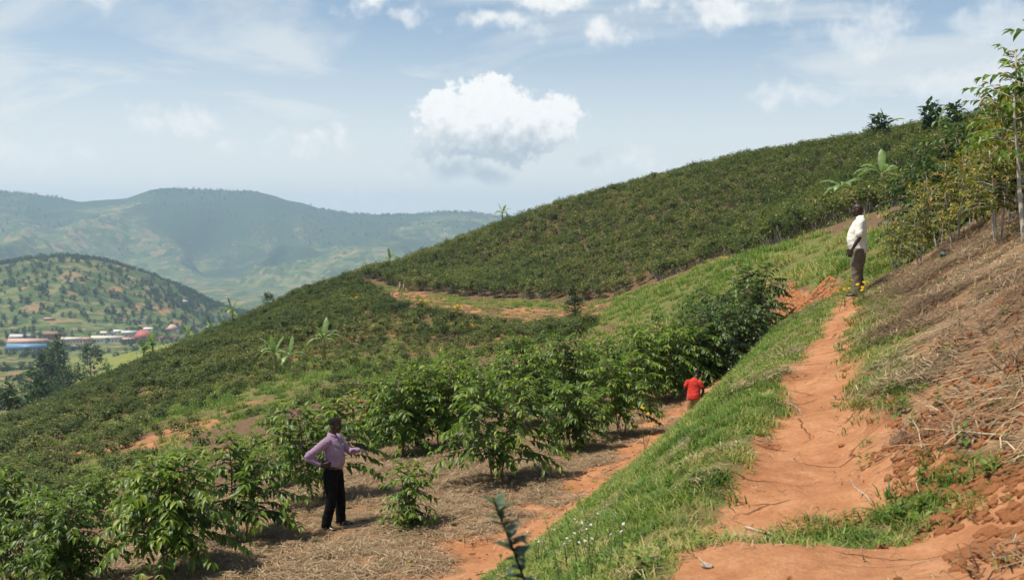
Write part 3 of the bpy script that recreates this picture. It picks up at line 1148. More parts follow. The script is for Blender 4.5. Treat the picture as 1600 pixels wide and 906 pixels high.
def leaf_up(n, r_):
    return norm(np.stack([r_.uniform(-0.35, 0.35, n), r_.uniform(-0.35, 0.35, n), np.ones(n)], 1))


def coffee_meshes(name, seed, mat=None, wood_mat=None, simple=False, split=0, **kw):
    wood, P, D, L, T, r_ = coffee_arrays(seed, **kw)
    up = leaf_up(len(P), r_)
    wid = L * r_.uniform(0.34, 0.44, len(P))
    singles = []
    if split:
        c = P.mean(0)
        score = np.linalg.norm((P - c) / (P.std(0) + 1e-6), axis=1) + r_.uniform(0, 0.6, len(P))
        idx = np.argsort(-score)[:split]
        keep = np.ones(len(P), bool)
        keep[idx] = False
        fr = frames(D, up)
        for i in idx:
            singles.append((P[i], fr[i], L[i], wid[i], T[i]))
        P, D, L, T, up, wid = P[keep], D[keep], L[keep], T[keep], up[keep], wid[keep]
    v, fs, tn = leaf_arrays(P, D, up, L, wid, T, simple)
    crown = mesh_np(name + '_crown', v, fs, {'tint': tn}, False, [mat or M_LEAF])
    trunk = wood.mesh(name + '_wood', wood_mat or M_STEM, True)
    return crown, trunk, singles


# one leaf blade in three tints, shared by every leaf that is an object of its own
LEAF_ME = []
for tv in (0.22, 0.42, 0.62, 0.85):
    v, fs, tn = leaf_arrays(np.zeros((1, 3)), np.array([[1.0, 0, 0]]), np.array([[0, 0, 1.0]]), np.array([1.0]), np.array([1.0]), np.array([tv]))
    LEAF_ME.append(mesh_np('leaf', v, fs, {'tint': tn}, False, [M_LEAF]))


def add_leaf_objects(root, singles):
    for (p, fr, l, w, t_) in singles:
        k = int(np.clip(t_ * 4.2, 0, 3))
        o = bpy.data.objects.new('leaf', LEAF_ME[k])
        COL.objects.link(o)
        o.parent = root
        m = Matrix([[fr[0, 0] * l, fr[0, 1] * w, fr[0, 2] * l, p[0]], [fr[1, 0] * l, fr[1, 1] * w, fr[1, 2] * l, p[1]], [fr[2, 0] * l, fr[2, 1] * w, fr[2, 2] * l, p[2]], [0, 0, 0, 1]])
        o.matrix_basis = m


def coffee_tree(name, pos, rz, sc, crown, trunk, label, group, singles=(), cat='coffee tree'):
    root = empty(name, pos, rz, sc)
    c = obj('crown', crown, root)
    c['kind'] = 'stuff'
    obj('trunk', trunk, root)
    if singles:
        add_leaf_objects(root, singles)
    tag(root, label, cat, group)
    return root


PROTOS = []
for k in range(6):
    PROTOS.append(coffee_meshes('coffee_%d' % k, 100 + k, height=1.9, spread=0.94 + 0.06 * (k % 3), stems=2 + k % 3, bare=0.23 + 0.04 * (k % 2), leaf=0.185, node=0.075))

DARKP = [coffee_meshes('coffee_dark_%d' % k, 140 + k, mat=M_LEAF_DARK, height=1.9, spread=1.0, stems=3, bare=0.12, leaf=0.17, node=0.07) for k in range(3)]

G_ROW = 'coffee trees on the mulched terrace'
# (trunk px, py, height in m, label)
NEAR = [
    (262, 893, 1.78, 180, 'broad coffee tree with three reddish stems left of the other near trees', 11, 3),
    (376, 846, 1.62, 180, 'coffee tree between the three-stemmed tree and the man in the purple shirt', 12, 2),
    (497, 783, 1.86, 150, 'coffee tree growing right behind the man in the purple shirt', 13, 2),
    (632, 712, 1.80, 120, 'coffee tree with bare lower stems behind the small bright bush', 14, 3),
    (775, 752, 2.02, 180, 'round coffee tree on one bare clear trunk beyond the small bright bush', 15, 2),
    (893, 703, 1.42, 120, 'low coffee tree with drooping skirt of leaves near the yellow flowers', 16, 3),
    (972, 680, 1.86, 100, 'tall coffee tree standing behind the yellow flowers', 17, 2),
]
near_xy = []
for (px, py, h, nsingle, label, seed, stems) in NEAR:
    p = hit(px, py, 8)
    near_xy.append(p[:2])
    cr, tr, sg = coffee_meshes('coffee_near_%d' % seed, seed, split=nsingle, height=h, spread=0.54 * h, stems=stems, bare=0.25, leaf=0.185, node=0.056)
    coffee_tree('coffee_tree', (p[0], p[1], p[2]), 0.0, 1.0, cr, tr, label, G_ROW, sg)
# the small bright bush by the man
p = hit(637, 824, 8)
cr, tr, sg = coffee_meshes('coffee_small', 40, split=220, height=0.98, spread=0.42, stems=3, bare=0.08, leaf=0.145, node=0.075, low_shoots=False)
coffee_tree('coffee_bush', p, 0.4, 1.0, cr, tr, 'small bright green coffee bush at the feet of the man in purple', G_ROW, sg, 'coffee bush')
near_xy.append(p[:2])

ROWS = [  # further trees of the terrace, in metres
    (-7.3, 15.3, 1.35), (-8.6, 16.6, 1.75), (-6.3, 13.7, 1.35), (-8.3, 14.4, 1.7), (-10.2, 16.2, 1.8), (-7.0, 18.6, 1.1),
    (-4.6, 20.4, 1.5), (-1.6, 22.6, 1.9), (-3.3, 24.8, 1.6), (0.1, 24.2, 1.95), (1.5, 25.4, 2.0), (-1.4, 26.6, 1.8), (2.9, 26.6, 2.0), (4.1, 26.9, 1.9), (0.4, 28.4, 1.9), (2.1, 29.4, 2.0), (3.6, 30.2, 2.1),
    (4.9, 28.6, 2.1), (5.9, 29.6, 2.2), (4.9, 32.2, 2.2), (6.2, 32.0, 2.5), (7.1, 31.4, 2.3), (7.7, 33.2, 2.6), (8.4, 34.8, 2.7), (6.6, 34.6, 2.5), (7.4, 36.6, 2.6), (5.2, 35.2, 2.2), (3.2, 33.2, 2.0), (1.4, 32.2, 1.9), (9.0, 36.6, 2.8),
    (-0.6, 30.8, 1.8), (-2.8, 28.6, 1.6), (3.9, 36.0, 2.1), (6.0, 38.2, 2.3), (8.0, 39.0, 2.6), (-4.9, 26.6, 1.2), (-6.2, 22.9, 1.1), (-8.9, 20.5, 1.0), (-9.9, 23.6, 0.9),
]
for i, (x, y, h) in enumerate(ROWS):
    cr, tr, _ = PROTOS[i % 6]
    z = hz1(x, y)
    right_end = x > 5.5
    if right_end:
        cr, tr, _ = DARKP[i % 3]
    lab = 'tall dark coffee tree in the dense thicket beyond the child in red' if right_end else ('coffee tree in the dark clump at the low end of the terrace' if x < -5.5 and y < 17 else 'coffee tree in the rows behind the front trees of the terrace')
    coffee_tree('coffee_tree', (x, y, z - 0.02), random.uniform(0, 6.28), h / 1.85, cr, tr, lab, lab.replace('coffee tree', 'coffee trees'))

# yellowing trees on the bank at the right
YEL = []
for k in range(4):
    YEL.append(coffee_meshes('yellow_%d' % k, 300 + k, mat=M_LEAF_YEL, wood_mat=M_STEM_PALE, height=2.2, spread=0.80, stems=2 + k % 2, bare=0.34, leaf=0.145, node=0.075, droop=0.5, yellow=True, low_shoots=False))
G_YEL = 'yellowing coffee trees on the bank'
for i, (px, d, h) in enumerate([(1437, 19.0, 1.55), (1400, 21.0, 1.2), (1468, 21.0, 1.5), (1492, 18.5, 1.6), (1517, 20.0, 1.6), (1556, 15.0, 1.6), (1535, 23.0, 1.6), (1578, 18.5, 2.0), (1455, 24.0, 1.4), (1612, 15.5, 2.4), (1420, 26.0, 1.3), (1500, 25.0, 1.6), (1640, 19.0, 2.6), (1585, 16.5, 2.3)]):
    x = (px - 800) / F_PX * d
    cr, tr, _ = YEL[i % 4]
    coffee_tree('yellowing_coffee_tree', (x, d, hz1(x, d) - 0.03), random.uniform(0, 6.28), h / 2.1, cr, tr, 'coffee tree with thin yellow and orange leaves and a pale trunk on the bank', G_YEL, cat='coffee tree')
# green trees between and above them
BIG = [coffee_meshes('tall_%d' % k, 330 + k, height=2.6, spread=0.80, stems=2, bare=0.40, leaf=0.15, node=0.12, droop=0.6, wood_mat=M_STEM_PALE, low_shoots=False) for k in range(2)]
for (px, d, h, k, lab) in [(1606, 13.5, 3.0, 0, 'tall green coffee tree with long leaves over the yellow trees'), (1668, 14.5, 3.3, 1, 'tall leaning coffee tree past the edge of the yellow trees'), (1562, 20.5, 2.2, 1, 'green coffee tree standing among the yellow trees')]:
    x = (px - 800) / F_PX * d
    cr, tr, _ = BIG[k]
    coffee_tree('tall_coffee_tree', (x, d, hz1(x, d) - 0.03), random.uniform(0, 6.28), h / 2.5, cr, tr, lab, None)
for i, (px, d, h) in enumerate([(1480, 27, 2.8), (1515, 27, 3.0), (1550, 27, 3.2), (1600, 29, 3.7), (1500, 32, 3.3), (1458, 30, 2.6), (1540, 33, 3.7), (1590, 24, 3.2), (1640, 27, 3.8), (1440, 33, 2.3)]):
    x = (px - 800) / F_PX * d
    cr, tr, _ = DARKP[i % 3]
    coffee_tree('dark_coffee_tree', (x, d, hz1(x, d) - 0.03), random.uniform(0, 6.28), h / 1.85, cr, tr, 'large dark green coffee tree in the thicket behind the yellow trees', 'dark thicket behind the yellow trees', cat='coffee tree')


# ------------------------------------------------------------------ shrubs of the slopes
def shrub_mesh(name, seed, n=260, leaf=0.12, base=0.30, wood=True, mat=None, rx=0.42, clumps=12, wood_mat=None, stems=4, bare_twigs=0):
    r_ = np.random.default_rng(seed)
    c = norm(r_.standard_normal((clumps, 3))) * r_.uniform(0.35, 1.0, (clumps, 1))
    c[:, :2] *= rx * 0.80
    c[:, 2] = base + (1 - base) * (0.5 + 0.42 * c[:, 2])
    ci = r_.integers(0, clumps, n)
    o_ = norm(r_.standard_normal((n, 3))) * r_.uniform(0.2, 1.0, (n, 1)) ** 0.5
    P = c[ci] + o_ * np.array([0.17, 0.17, 0.13])
    d = o_ * np.array([1, 1, 0.5]) + np.stack([P[:, 0], P[:, 1], np.zeros(n)], 1) * 0.8 + np.array([0, 0, -0.15])
    L = leaf * r_.uniform(0.7, 1.3, n)
    T = np.clip(0.42 + 0.22 * r_.standard_normal(n) + 0.15 * (P[:, 2] - 0.6), 0, 1)
    v, fs, tn = leaf_arrays(P, d, leaf_up(n, r_), L, L * 0.55, T, True)
    me_c = (v, fs, tn)
    wd = MB()
    for s in range(stems):
        a = r_.uniform(0, 6.28)
        top = c[r_.integers(0, clumps)]
        if s < bare_twigs:
            top = np.array([math.cos(a) * rx * 1.15, math.sin(a) * rx * 1.15, r_.uniform(0.45, 1.02)])
        wd.tube([(0.03 * math.cos(a), 0.03 * math.sin(a), -0.08), (0.08 * math.cos(a) + top[0] * 0.3, 0.08 * math.sin(a) + top[1] * 0.3, 0.35 * top[2]), tuple(top)], [0.015, 0.011, 0.006], 4, False)
    wv = np.concatenate(wd.v)
    wf = np.array(wd.f[4]) + len(v)
    me = mesh_np(name, np.concatenate([v, wv]), [fs[0], wf], {'tint': np.concatenate([tn, np.full(len(wv), 0.5)])}, False, [mat or M_LEAF_FAR, wood_mat or M_STEM_PALE], np.concatenate([np.zeros(len(fs[0])), np.ones(len(wf))]))
    crown = mesh_np(name + '_crown', v, fs, {'tint': tn}, False, [mat or M_LEAF_FAR])
    trunk = wd.mesh(name + '_wood', wood_mat or M_STEM_PALE)
    return me, crown, trunk


SHRUB = [shrub_mesh('slope_shrub_%d' % k, 500 + k, n=300, stems=7, bare_twigs=3) for k in range(6)]
LOWSH = [shrub_mesh('low_shrub_%d' % k, 520 + k, n=260, base=0.12, rx=0.62, leaf=0.15, stems=3, wood_mat=M_STEM) for k in range(5)]
C_SHRUB = proto_collection('shrub_source', [s[0] for s in SHRUB])
C_LOW = proto_collection('low_shrub_source', [s[0] for s in LOWSH])

# plantation hill
x, y = jitter_grid(-70, 170, 70, 245, 1.72, 61, 0.30)
m = in_poly(x, y, P_PLANT)
x, y = x[m], y[m]
z = H(x, y)
m = visible(x, y, z, 250)
x, y, z = x[m], y[m], z[m]
n = len(x)
r_ = np.random.default_rng(62)
keep = r_.random(n) > 0.05
x, y, z = x[keep], y[keep], z[keep]
n = len(x)
scatter('plantation_shrubs', np.stack([x, y, z - 0.05], 1), np.stack([np.zeros(n), np.zeros(n), r_.uniform(0, 6.28, n)], 1), r_.uniform(1.75, 2.7, n), C_SHRUB, 6, 'dense rows of coffee shrubs covering the hill above the far footpath', 63, 0.34 * fbm(x / 9, y / 9, 3, 64) + 0.12)
print('plantation', n)

# spur on the left and flat below the plantation
SIL_PX = [0, 100, 230, 350, 480, 570, 640]
SIL_PY = [640, 600, 550, 500, 445, 435, 445]
P_SPUR = ground_poly([(578, 448), (640, 484), (720, 503), (860, 514), (930, 508), (900, 530), (760, 566), (560, 640), (430, 668), (330, 690), (200, 760), (60, 830), (-80, 880)], 22) + [(-30, 22), (-75, 60), (-105, 130), (-85, 195), (-45, 225)]
x, y = jitter_grid(-110, 25, 24, 225, 1.35, 71, 0.42)
m = in_poly(x, y, P_SPUR)
x, y = x[m], y[m]
z = H(x, y)
m = visible(x, y, z, 250)
x, y, z = x[m], y[m], z[m]
px, py = project(np.stack([x, y, z], 1))
band = py - np.interp(px, SIL_PX, SIL_PY)
dens_ = np.clip(1.05 - 0.0085 * np.maximum(band - 45, 0), 0.20, 1.0) + 0.75 * fbm(x / 9, y / 9, 3, 72)
dens_ = np.where((px > 600), dens_ * 0.8, dens_)
r_ = np.random.default_rng(73)
keep = r_.random(len(x)) < dens_
x, y, z, band = x[keep], y[keep], z[keep], band[keep]
dist = np.hypot(x, y)
order = np.argsort(dist)
n_ind = 235
size = r_.uniform(0.75, 1.25, len(x)) * np.where(band < 90, 1.45, 1.0)
yaw = r_.uniform(0, 6.28, len(x))
for q, i in enumerate(order[:n_ind]):
    _, cr, tr = LOWSH[q % 5]
    o = empty('coffee_shrub', (x[i], y[i], z[i] - 0.03), yaw[i], float(size[i]))
    c = obj('crown', cr, o)
    c['kind'] = 'stuff'
    obj('trunk', tr, o)
    tag(o, 'low coffee shrub on the weedy slope below the terrace', 'shrub', 'low coffee shrubs on the weedy slope')
far_i = order[n_ind:]
n = len(far_i)
scatter('slope_shrubs', np.stack([x[far_i], y[far_i], z[far_i] - 0.03], 1), np.stack([np.zeros(n), np.zeros(n), yaw[far_i]], 1), size[far_i], C_LOW, 5, 'coffee shrubs covering the spur that falls towards the valley', 74, (0.40 * fbm(x / 7, y / 7, 3, 75) + np.clip((band - 60) / 400, -0.10, 0.24))[far_i])
print('spur', len(x))


# ------------------------------------------------------------------ grass, weeds, straw
def tuft_mesh(name, seed, blades, h, spread, mat, width=0.012, lay=0.3, tmean=0.4, tsd=0.2, segs=3):
    r_ = np.random.default_rng(seed)
    V, F, T = [], [], []
    nv = 0
    for b in range(blades):
        a = r_.uniform(0, 6.28)
        rr = spread * math.sqrt(r_.random())
        base = np.array([math.cos(a) * rr, math.sin(a) * rr, -0.02])
        hd = r_.uniform(0, 6.28)
        L = h * r_.uniform(0.5, 1.15)
        bend = lay + r_.uniform(0, 0.9)
        dirh = np.array([math.cos(hd), math.sin(hd), 0])
        side = np.array([-math.sin(hd), math.cos(hd), 0])
        w = width * r_.uniform(0.7, 1.3)
        pts = []
        th = r_.uniform(0.0, 0.25) + lay * 0.5
        p = base.copy()
        tv = float(np.clip(tmean + tsd * r_.standard_normal(), 0, 1))
        for s in range(segs):
            pts += [p - side * w * (1 - s / segs) * 0.5, p + side * w * (1 - s / segs) * 0.5]
            p = p + (dirh * math.sin(th) + np.array([0, 0, 1]) * math.cos(th)) * L / segs
            th += bend / segs * 1.6
        pts.append(p)
        V += pts
        T += [tv] * len(pts)
        for s in range(segs - 1):
            i = nv + 2 * s
            F.append((i, i + 1, i + 3, i + 2))
        i = nv + 2 * (segs - 1)
        F.append((i, i + 1, i + 2, i + 2))
        nv += len(pts)
    f4 = np.array([f for f in F if f[2] != f[3]])
    f3 = np.array([f[:3] for f in F if f[2] == f[3]])
    return mesh_np(name, np.array(V), [f4, f3], {'tint': np.array(T)}, False, [mat])


def straw_mesh(name, seed, count, L, spread, mat, width=0.006, tmean=0.5, tsd=0.25, aligned=None, lift=0.05):
    r_ = np.random.default_rng(seed)
    mb = MB()
    for b in range(count):
        a = r_.uniform(0, 6.28) if aligned is None else aligned + 0.45 * r_.standard_normal()
        c = np.array([r_.uniform(-1, 1) * spread, r_.uniform(-1, 1) * spread, r_.uniform(0.0, lift)])
        l = L * r_.uniform(0.4, 1.2)
        d = np.array([math.cos(a), math.sin(a), r_.uniform(-0.16, 0.20)]) * l / 2
        sd = np.array([-math.sin(a), math.cos(a), 0]) * width * r_.uniform(0.6, 1.5) / 2
        up = np.array([0, 0, width * 0.6])
        mid = c + np.array([r_.uniform(-1, 1) * l * 0.07, r_.uniform(-1, 1) * l * 0.07, r_.uniform(0, 0.03)])
        v = [c - d - sd, c - d + sd, mid - sd + up, mid + sd + up, c + d - sd * 0.6, c + d + sd * 0.6]
        mb.add(v, [(0, 1, 3, 2), (2, 3, 5, 4)], float(np.clip(tmean + tsd * r_.standard_normal(), 0, 1)))
    return mb.mesh(name, mat)


def scatter_on(name, x, y, coll, nproto, lo, hi, label, seed, follow=1.0, dz=0.0, patch=0.0, psize=1.0):
    z = H(x, y)
    m = visible(x, y, z, 420)
    x, y, z = x[m], y[m], z[m]
    r_ = np.random.default_rng(seed)
    n = len(x)
    rot = slope_rot(x, y, r_.uniform(0, 6.28, n), follow)
    s = r_.uniform(lo, hi, n)
    print(name, n)
    return scatter(name, np.stack([x, y, z + dz], 1), rot, s, coll, nproto, label, seed + 1, patch * fbm(x / psize, y / psize, 3, seed) if patch else None)


C_TUFT = proto_collection('tuft_source', [tuft_mesh('tuft_%d' % k, 700 + k, 26, 0.10 + 0.018 * k, 0.10, M_GRASS, 0.010, 0.65, 0.50 + 0.09 * (k % 3), 0.24) for k in range(5)])
C_WEED = proto_collection('weed_source', [tuft_mesh('weed_%d' % k, 720 + k, 30, 0.34, 0.22, M_GRASS, 0.030, 0.4, 0.55 + 0.14 * (k % 3), 0.22) for k in range(5)])
C_STRAW = proto_collection('straw_source', [straw_mesh('straw_%d' % k, 740 + k, 60, 0.26, 0.24, M_STRAW, 0.007, 0.55, 0.22, None, 0.04) for k in range(4)])
C_STALK = proto_collection('stalk_source', [straw_mesh('stalk_%d' % k, 760 + k, 34, 0.36, 0.24, M_STRAW, 0.007, 0.30, 0.28, 0.5 * k if k < 3 else None, 0.07) for k in range(4)])


def masks_at(x, y):
    m, l = ground_masks(x, y)
    return m[:, 0], m[:, 1], m[:, 2], l


def weighted(n, x0, x1, y0, y1, seed, fn):
    r_ = np.random.default_rng(seed)
    x = r_.uniform(x0, x1, n)
    y = r_.uniform(y0, y1, n)
    k = r_.random(n) < fn(x, y)
    return x[k], y[k]


def w_bank(x, y):
    t = (x - path_x(y)) * 0.94
    s, mu, g, l = masks_at(x, y)
    return np.where(t < 2.2, np.clip(g * 1.25 - 0.15, 0, 1), 0) * np.clip(0.72 + 1.0 * fbm(x / 0.55, y / 0.55, 3, 91), 0.42, 1)


x, y = weighted(90000, -3, 13, 2.6, 33, 81, w_bank)
scatter_on('bank_grass', x, y, C_TUFT, 5, 0.6, 1.25, 'green grass growing on the bank beside the footpath', 82, 0.4, 0.0, 0.8, 0.6)
def rosette(name, seed):
    r_ = np.random.default_rng(seed)
    n = 16
    a = r_.uniform(0, 6.28, n)
    P = np.stack([np.cos(a) * 0.02, np.sin(a) * 0.02, r_.uniform(0.0, 0.09, n)], 1)
    d = np.stack([np.cos(a), np.sin(a), r_.uniform(0.1, 0.9, n)], 1)
    L = r_.uniform(0.025, 0.05, n)
    v, fs, tn = leaf_arrays(P, d, leaf_up(n, r_), L, L * 0.45, np.clip(r_.normal(0.42, 0.2, n), 0, 1))
    return mesh_np(name, v, fs, {'tint': tn}, False, [M_GRASS])


C_ROS = proto_collection('rosette_source', [rosette('rosette_%d' % k, 790 + k) for k in range(4)])
x, y = weighted(12000, -3, 13, 2.6, 33, 181, lambda x, y: w_bank(x, y) * 0.55 + np.where((x - path_x(y)) * 0.94 > path_hw(y), 0.05, 0))
scatter_on('bank_weeds', x, y, C_ROS, 4, 0.6, 1.2, 'low broad-leaved weeds in the bank grass', 182, 0.6, 0.0, 0.4, 0.8)
x, y = weighted(4200, -3, 13, 2.6, 33, 183, lambda x, y: np.where((x - path_x(y)) * 0.94 < 0, masks_at(x, y)[2], 0) * sstep(0.0, 0.35, fbm(x / 0.7, y / 0.7, 3, 184)))
scatter_on('bank_dry_grass', x, y, C_STRAW, 4, 0.5, 0.9, 'dry brown grass lying in the green bank', 185, 1.0, 0.02)
# sparse tufts on the right bank and on the terrace
x, y = weighted(9000, 0, 14, 3.0, 26, 83, lambda x, y: np.where((x - path_x(y)) > path_hw(y) + 0.1, sstep(-0.05, 0.4, fbm(x / 1.1, y / 1.1, 3, 92)) * 0.9 + 0.04, 0))
scatter_on('bank_tufts', x, y, C_TUFT, 5, 0.35, 0.95, 'sparse green tufts among the dead stalks on the right bank', 84, 0.6)
# straw
x, y = weighted(9500, -12, 9, 10, 32, 85, lambda x, y: np.where((x - path_x(y)) * 0.94 < -3, masks_at(x, y)[1], 0) * 0.9)
scatter_on('terrace_straw', x, y, C_STRAW, 4, 0.7, 1.3, 'dry straw mulch spread over the terrace', 86, 1.0, 0.005)
x, y = weighted(9000, 1.5, 14, 3.2, 26, 87, lambda x, y: np.where((x - path_x(y)) > path_hw(y) + 0.25, masks_at(x, y)[1], 0) * np.clip(0.66 + 0.9 * fbm(x / 0.9, y / 0.9, 3, 93), 0, 1))
scatter_on('dead_stalks', x, y, C_STALK, 4, 0.6, 1.25, 'dead brown stalks lying on the right bank', 88, 1.0, 0.01, 0.5, 0.8)


C_BIT = proto_collection('bit_source', [straw_mesh('bits_%d' % k, 780 + k, 5, 0.10, 0.16, M_STRAW, 0.005, 0.45, 0.3, None, 0.006) for k in range(4)])
x, y = weighted(2600, -1, 11, 3.0, 24, 186, lambda x, y: (np.abs((x - path_x(y)) * 0.94) < path_hw(y) + 0.25) * 1.0)
scatter_on('path_debris', x, y, C_BIT, 4, 0.5, 1.2, 'bits of straw and twigs on the trodden path', 187, 1.0, 0.004)


# weeds of the middle distance
def w_far(x, y):
    s, mu, g, l = masks_at(x, y)
    w = np.clip(g - 0.2, 0, 1) * 0.9 + 0.10
    w = np.where(in_poly(x, y, P_PLANT), 0.06, w)
    w = np.where(in_poly(x, y, P_SOIL_FAR[0]), 0.03, w)
    w = np.where(in_poly(x, y, P_SOIL_FAR[1]), 0.18, w)
    t = (x - path_x(y)) * 0.94
    w = np.where((y < 42) & (t > -9.5) & (t < 0.6), 0, w)
    return w


x, y = weighted(60000, -80, 60, 24, 190, 94, w_far)
scatter_on('slope_weeds', x, y, C_WEED, 5, 0.9, 2.0, 'yellow-green weeds and grass between the shrubs of the slopes', 95, 0.5, 0.0, 0.5, 6.0)


# ------------------------------------------------------------------ banana plants
def banana_leaf_mesh(name, seed, e0, bend, tear=0.25):
    """a one metre leaf: stalk, arching midrib and torn blade"""
    r_ = np.random.default_rng(seed)
    k = 15
    w = np.linspace(0, 1, k)
    th = e0 - bend * w ** 1.3
    px = np.concatenate([[0], np.cumsum(np.cos(th[:-1])) / (k - 1)])
    pz = np.concatenate([[0], np.cumsum(np.sin(th[:-1])) / (k - 1)])
    wid = 0.15 * np.clip(np.sin(np.clip((w - 0.13) / 0.87, 0, 1) * math.pi) ** 0.55, 0, 1)
    V, F, T = [], [], []
    for i in range(k):
        n_ = np.array([-math.sin(th[i]), 0, math.cos(th[i])])
        c = np.array([px[i], 0, pz[i]])
        wl = wid[i] * (1 - tear * r_.random())
        wr = wid[i] * (1 - tear * r_.random())
        V += [c + np.array([0, wl, 0]) - n_ * wl * 0.25 * r_.uniform(0.3, 1.6), c + n_ * 0.012, c - np.array([0, wr, 0]) - n_ * wr * 0.25 * r_.uniform(0.3, 1.6)]
        T += [0.5 + 0.2 * r_.random(), 0.85, 0.5 + 0.2 * r_.random()]
    for i in range(k - 1):
        for s in (0, 1):
            F.append((3 * i + s, 3 * i + s + 1, 3 * i + s + 4, 3 * i + s + 3))
    mb = MB()
    mb.tube(np.stack([px, np.zeros(k), pz], 1)[:12], list(np.linspace(0.018, 0.006, 12)), 4, False, 0.8)
    wv = np.concatenate(mb.v)
    return mesh_np(name, np.concatenate([np.array(V), wv]), [np.concatenate([np.array(F), np.array(mb.f[4]) + len(V)])], {'tint': np.concatenate([T, np.concatenate(mb.at)])}, False, [M_BANANA])


BL_UP = [banana_leaf_mesh('banana_leaf_up_%d' % k, 900 + k, R(80 - 6 * k), R(25 + 12 * k)) for k in range(3)]
BL_ARCH = [banana_leaf_mesh('banana_leaf_arch_%d' % k, 910 + k, R(58 - 5 * k), R(85 + 12 * k), 0.45) for k in range(4)]
BL_LOW = [banana_leaf_mesh('banana_leaf_low_%d' % k, 920 + k, R(25), R(110 + 10 * k), 0.6) for k in range(2)]


def banana_stem(seed, lean=0.1):
    mb = MB()
    r_ = np.random.default_rng(seed)
    mb.tube([(0, 0, -0.15), (lean * 0.2, 0.01, 0.4), (lean * 0.6, 0, 0.75), (lean, 0, 1.05)], [0.085, 0.075, 0.055, 0.035], 9)
    return mb.mesh('banana_stem', M_STEM_BANANA, True)


BSTEM = [banana_stem(930, 0.06), banana_stem(931, -0.10)]
G_BAN = 'banana plants on the slopes'


def banana(px, py, stem_h, leaf_l, n_leaves, label, d=None, seed=0, up=2, low=2, dark=False):
    r_ = np.random.default_rng(950 + seed)
    p = hit(px, py, 30) if d is None else np.array([(px - 800) / F_PX * d, d, hz1((px - 800) / F_PX * d, d)])
    root = empty('banana_plant', p, r_.uniform(0, 6.28))
    k = seed % 2
    lean = (0.06, -0.10)[k] * stem_h
    obj('stem', BSTEM[k], root, scale=(stem_h * 0.9 + 0.35, stem_h * 0.9 + 0.35, stem_h))
    top = (lean, 0, stem_h * 1.0)
    for i in range(n_leaves):
        a = i * 2.4 + r_.uniform(-0.3, 0.3)
        if i < up:
            me = BL_UP[i % 3]
        elif i >= n_leaves - low:
            me = BL_LOW[i % 2]
        else:
            me = BL_ARCH[i % 4]
        obj('leaf', me, root, loc=top, rot=(r_.uniform(-0.12, 0.12), r_.uniform(-0.12, 0.12), a), scale=leaf_l * r_.uniform(0.8, 1.1))
    tag(root, label, 'banana plant', G_BAN)
    return root


banana(430, 585, 1.9, 2.3, 9, 'bushy banana plant with grey-green leaves on the weedy slope', seed=1, up=3)
banana(452, 583, 1.5, 1.9, 6, 'smaller banana plant close beside the bushy grey-green one', seed=2, up=1)
banana(507, 569, 2.4, 2.0, 8, 'banana plant with a yellow lower stem on the weedy slope', seed=3, up=2)
banana(1318, 326, 3.4, 2.5, 9, 'bright banana plant above the head of the man in white', d=84, seed=4, up=1, low=1)
banana(1374, 322, 3.4, 2.5, 8, 'bright upright banana plant beside the yellow trees', d=82, seed=5, up=1, low=1)
banana(786, 349, 3.2, 2.6, 9, 'dark banana plant standing alone on the skyline of the plantation', d=212, seed=6, up=2)
banana(607, 428, 3.0, 2.6, 8, 'dark banana plant at the low end of the plantation skyline', d=202, seed=7, up=2)
banana(362, 500, 2.4, 2.8, 8, 'banana plant with drooping leaves on the skyline of the spur', d=161, seed=8, up=2)
banana(326, 516, 1.6, 2.2, 6, 'short banana plant on the spur skyline near the drooping one', d=160, seed=9, up=1)
banana(290, 529, 1.6, 2.3, 6, 'pale upright banana plant on the spur skyline above the town', d=158, seed=10, up=3)
banana(219, 560, 2.2, 2.8, 8, 'banana plant in front of the pasture, left one of a pair', d=150, seed=11, up=2)
banana(235, 556, 2.3, 2.8, 8, 'banana plant in front of the pasture, right one of a pair', d=150, seed=12, up=2)
banana(163, 583, 1.3, 2.0, 7, 'small bright banana plant by the bare red field', d=146, seed=13, up=3)
banana(1382, 212, 2.6, 2.6, 7, 'pale banana plant on the skyline beside a small tree', d=142, seed=14, up=1)
banana(1464, 205, 2.4, 2.0, 6, 'dark banana plant between two slim trees on the skyline', d=122, seed=15, up=2)


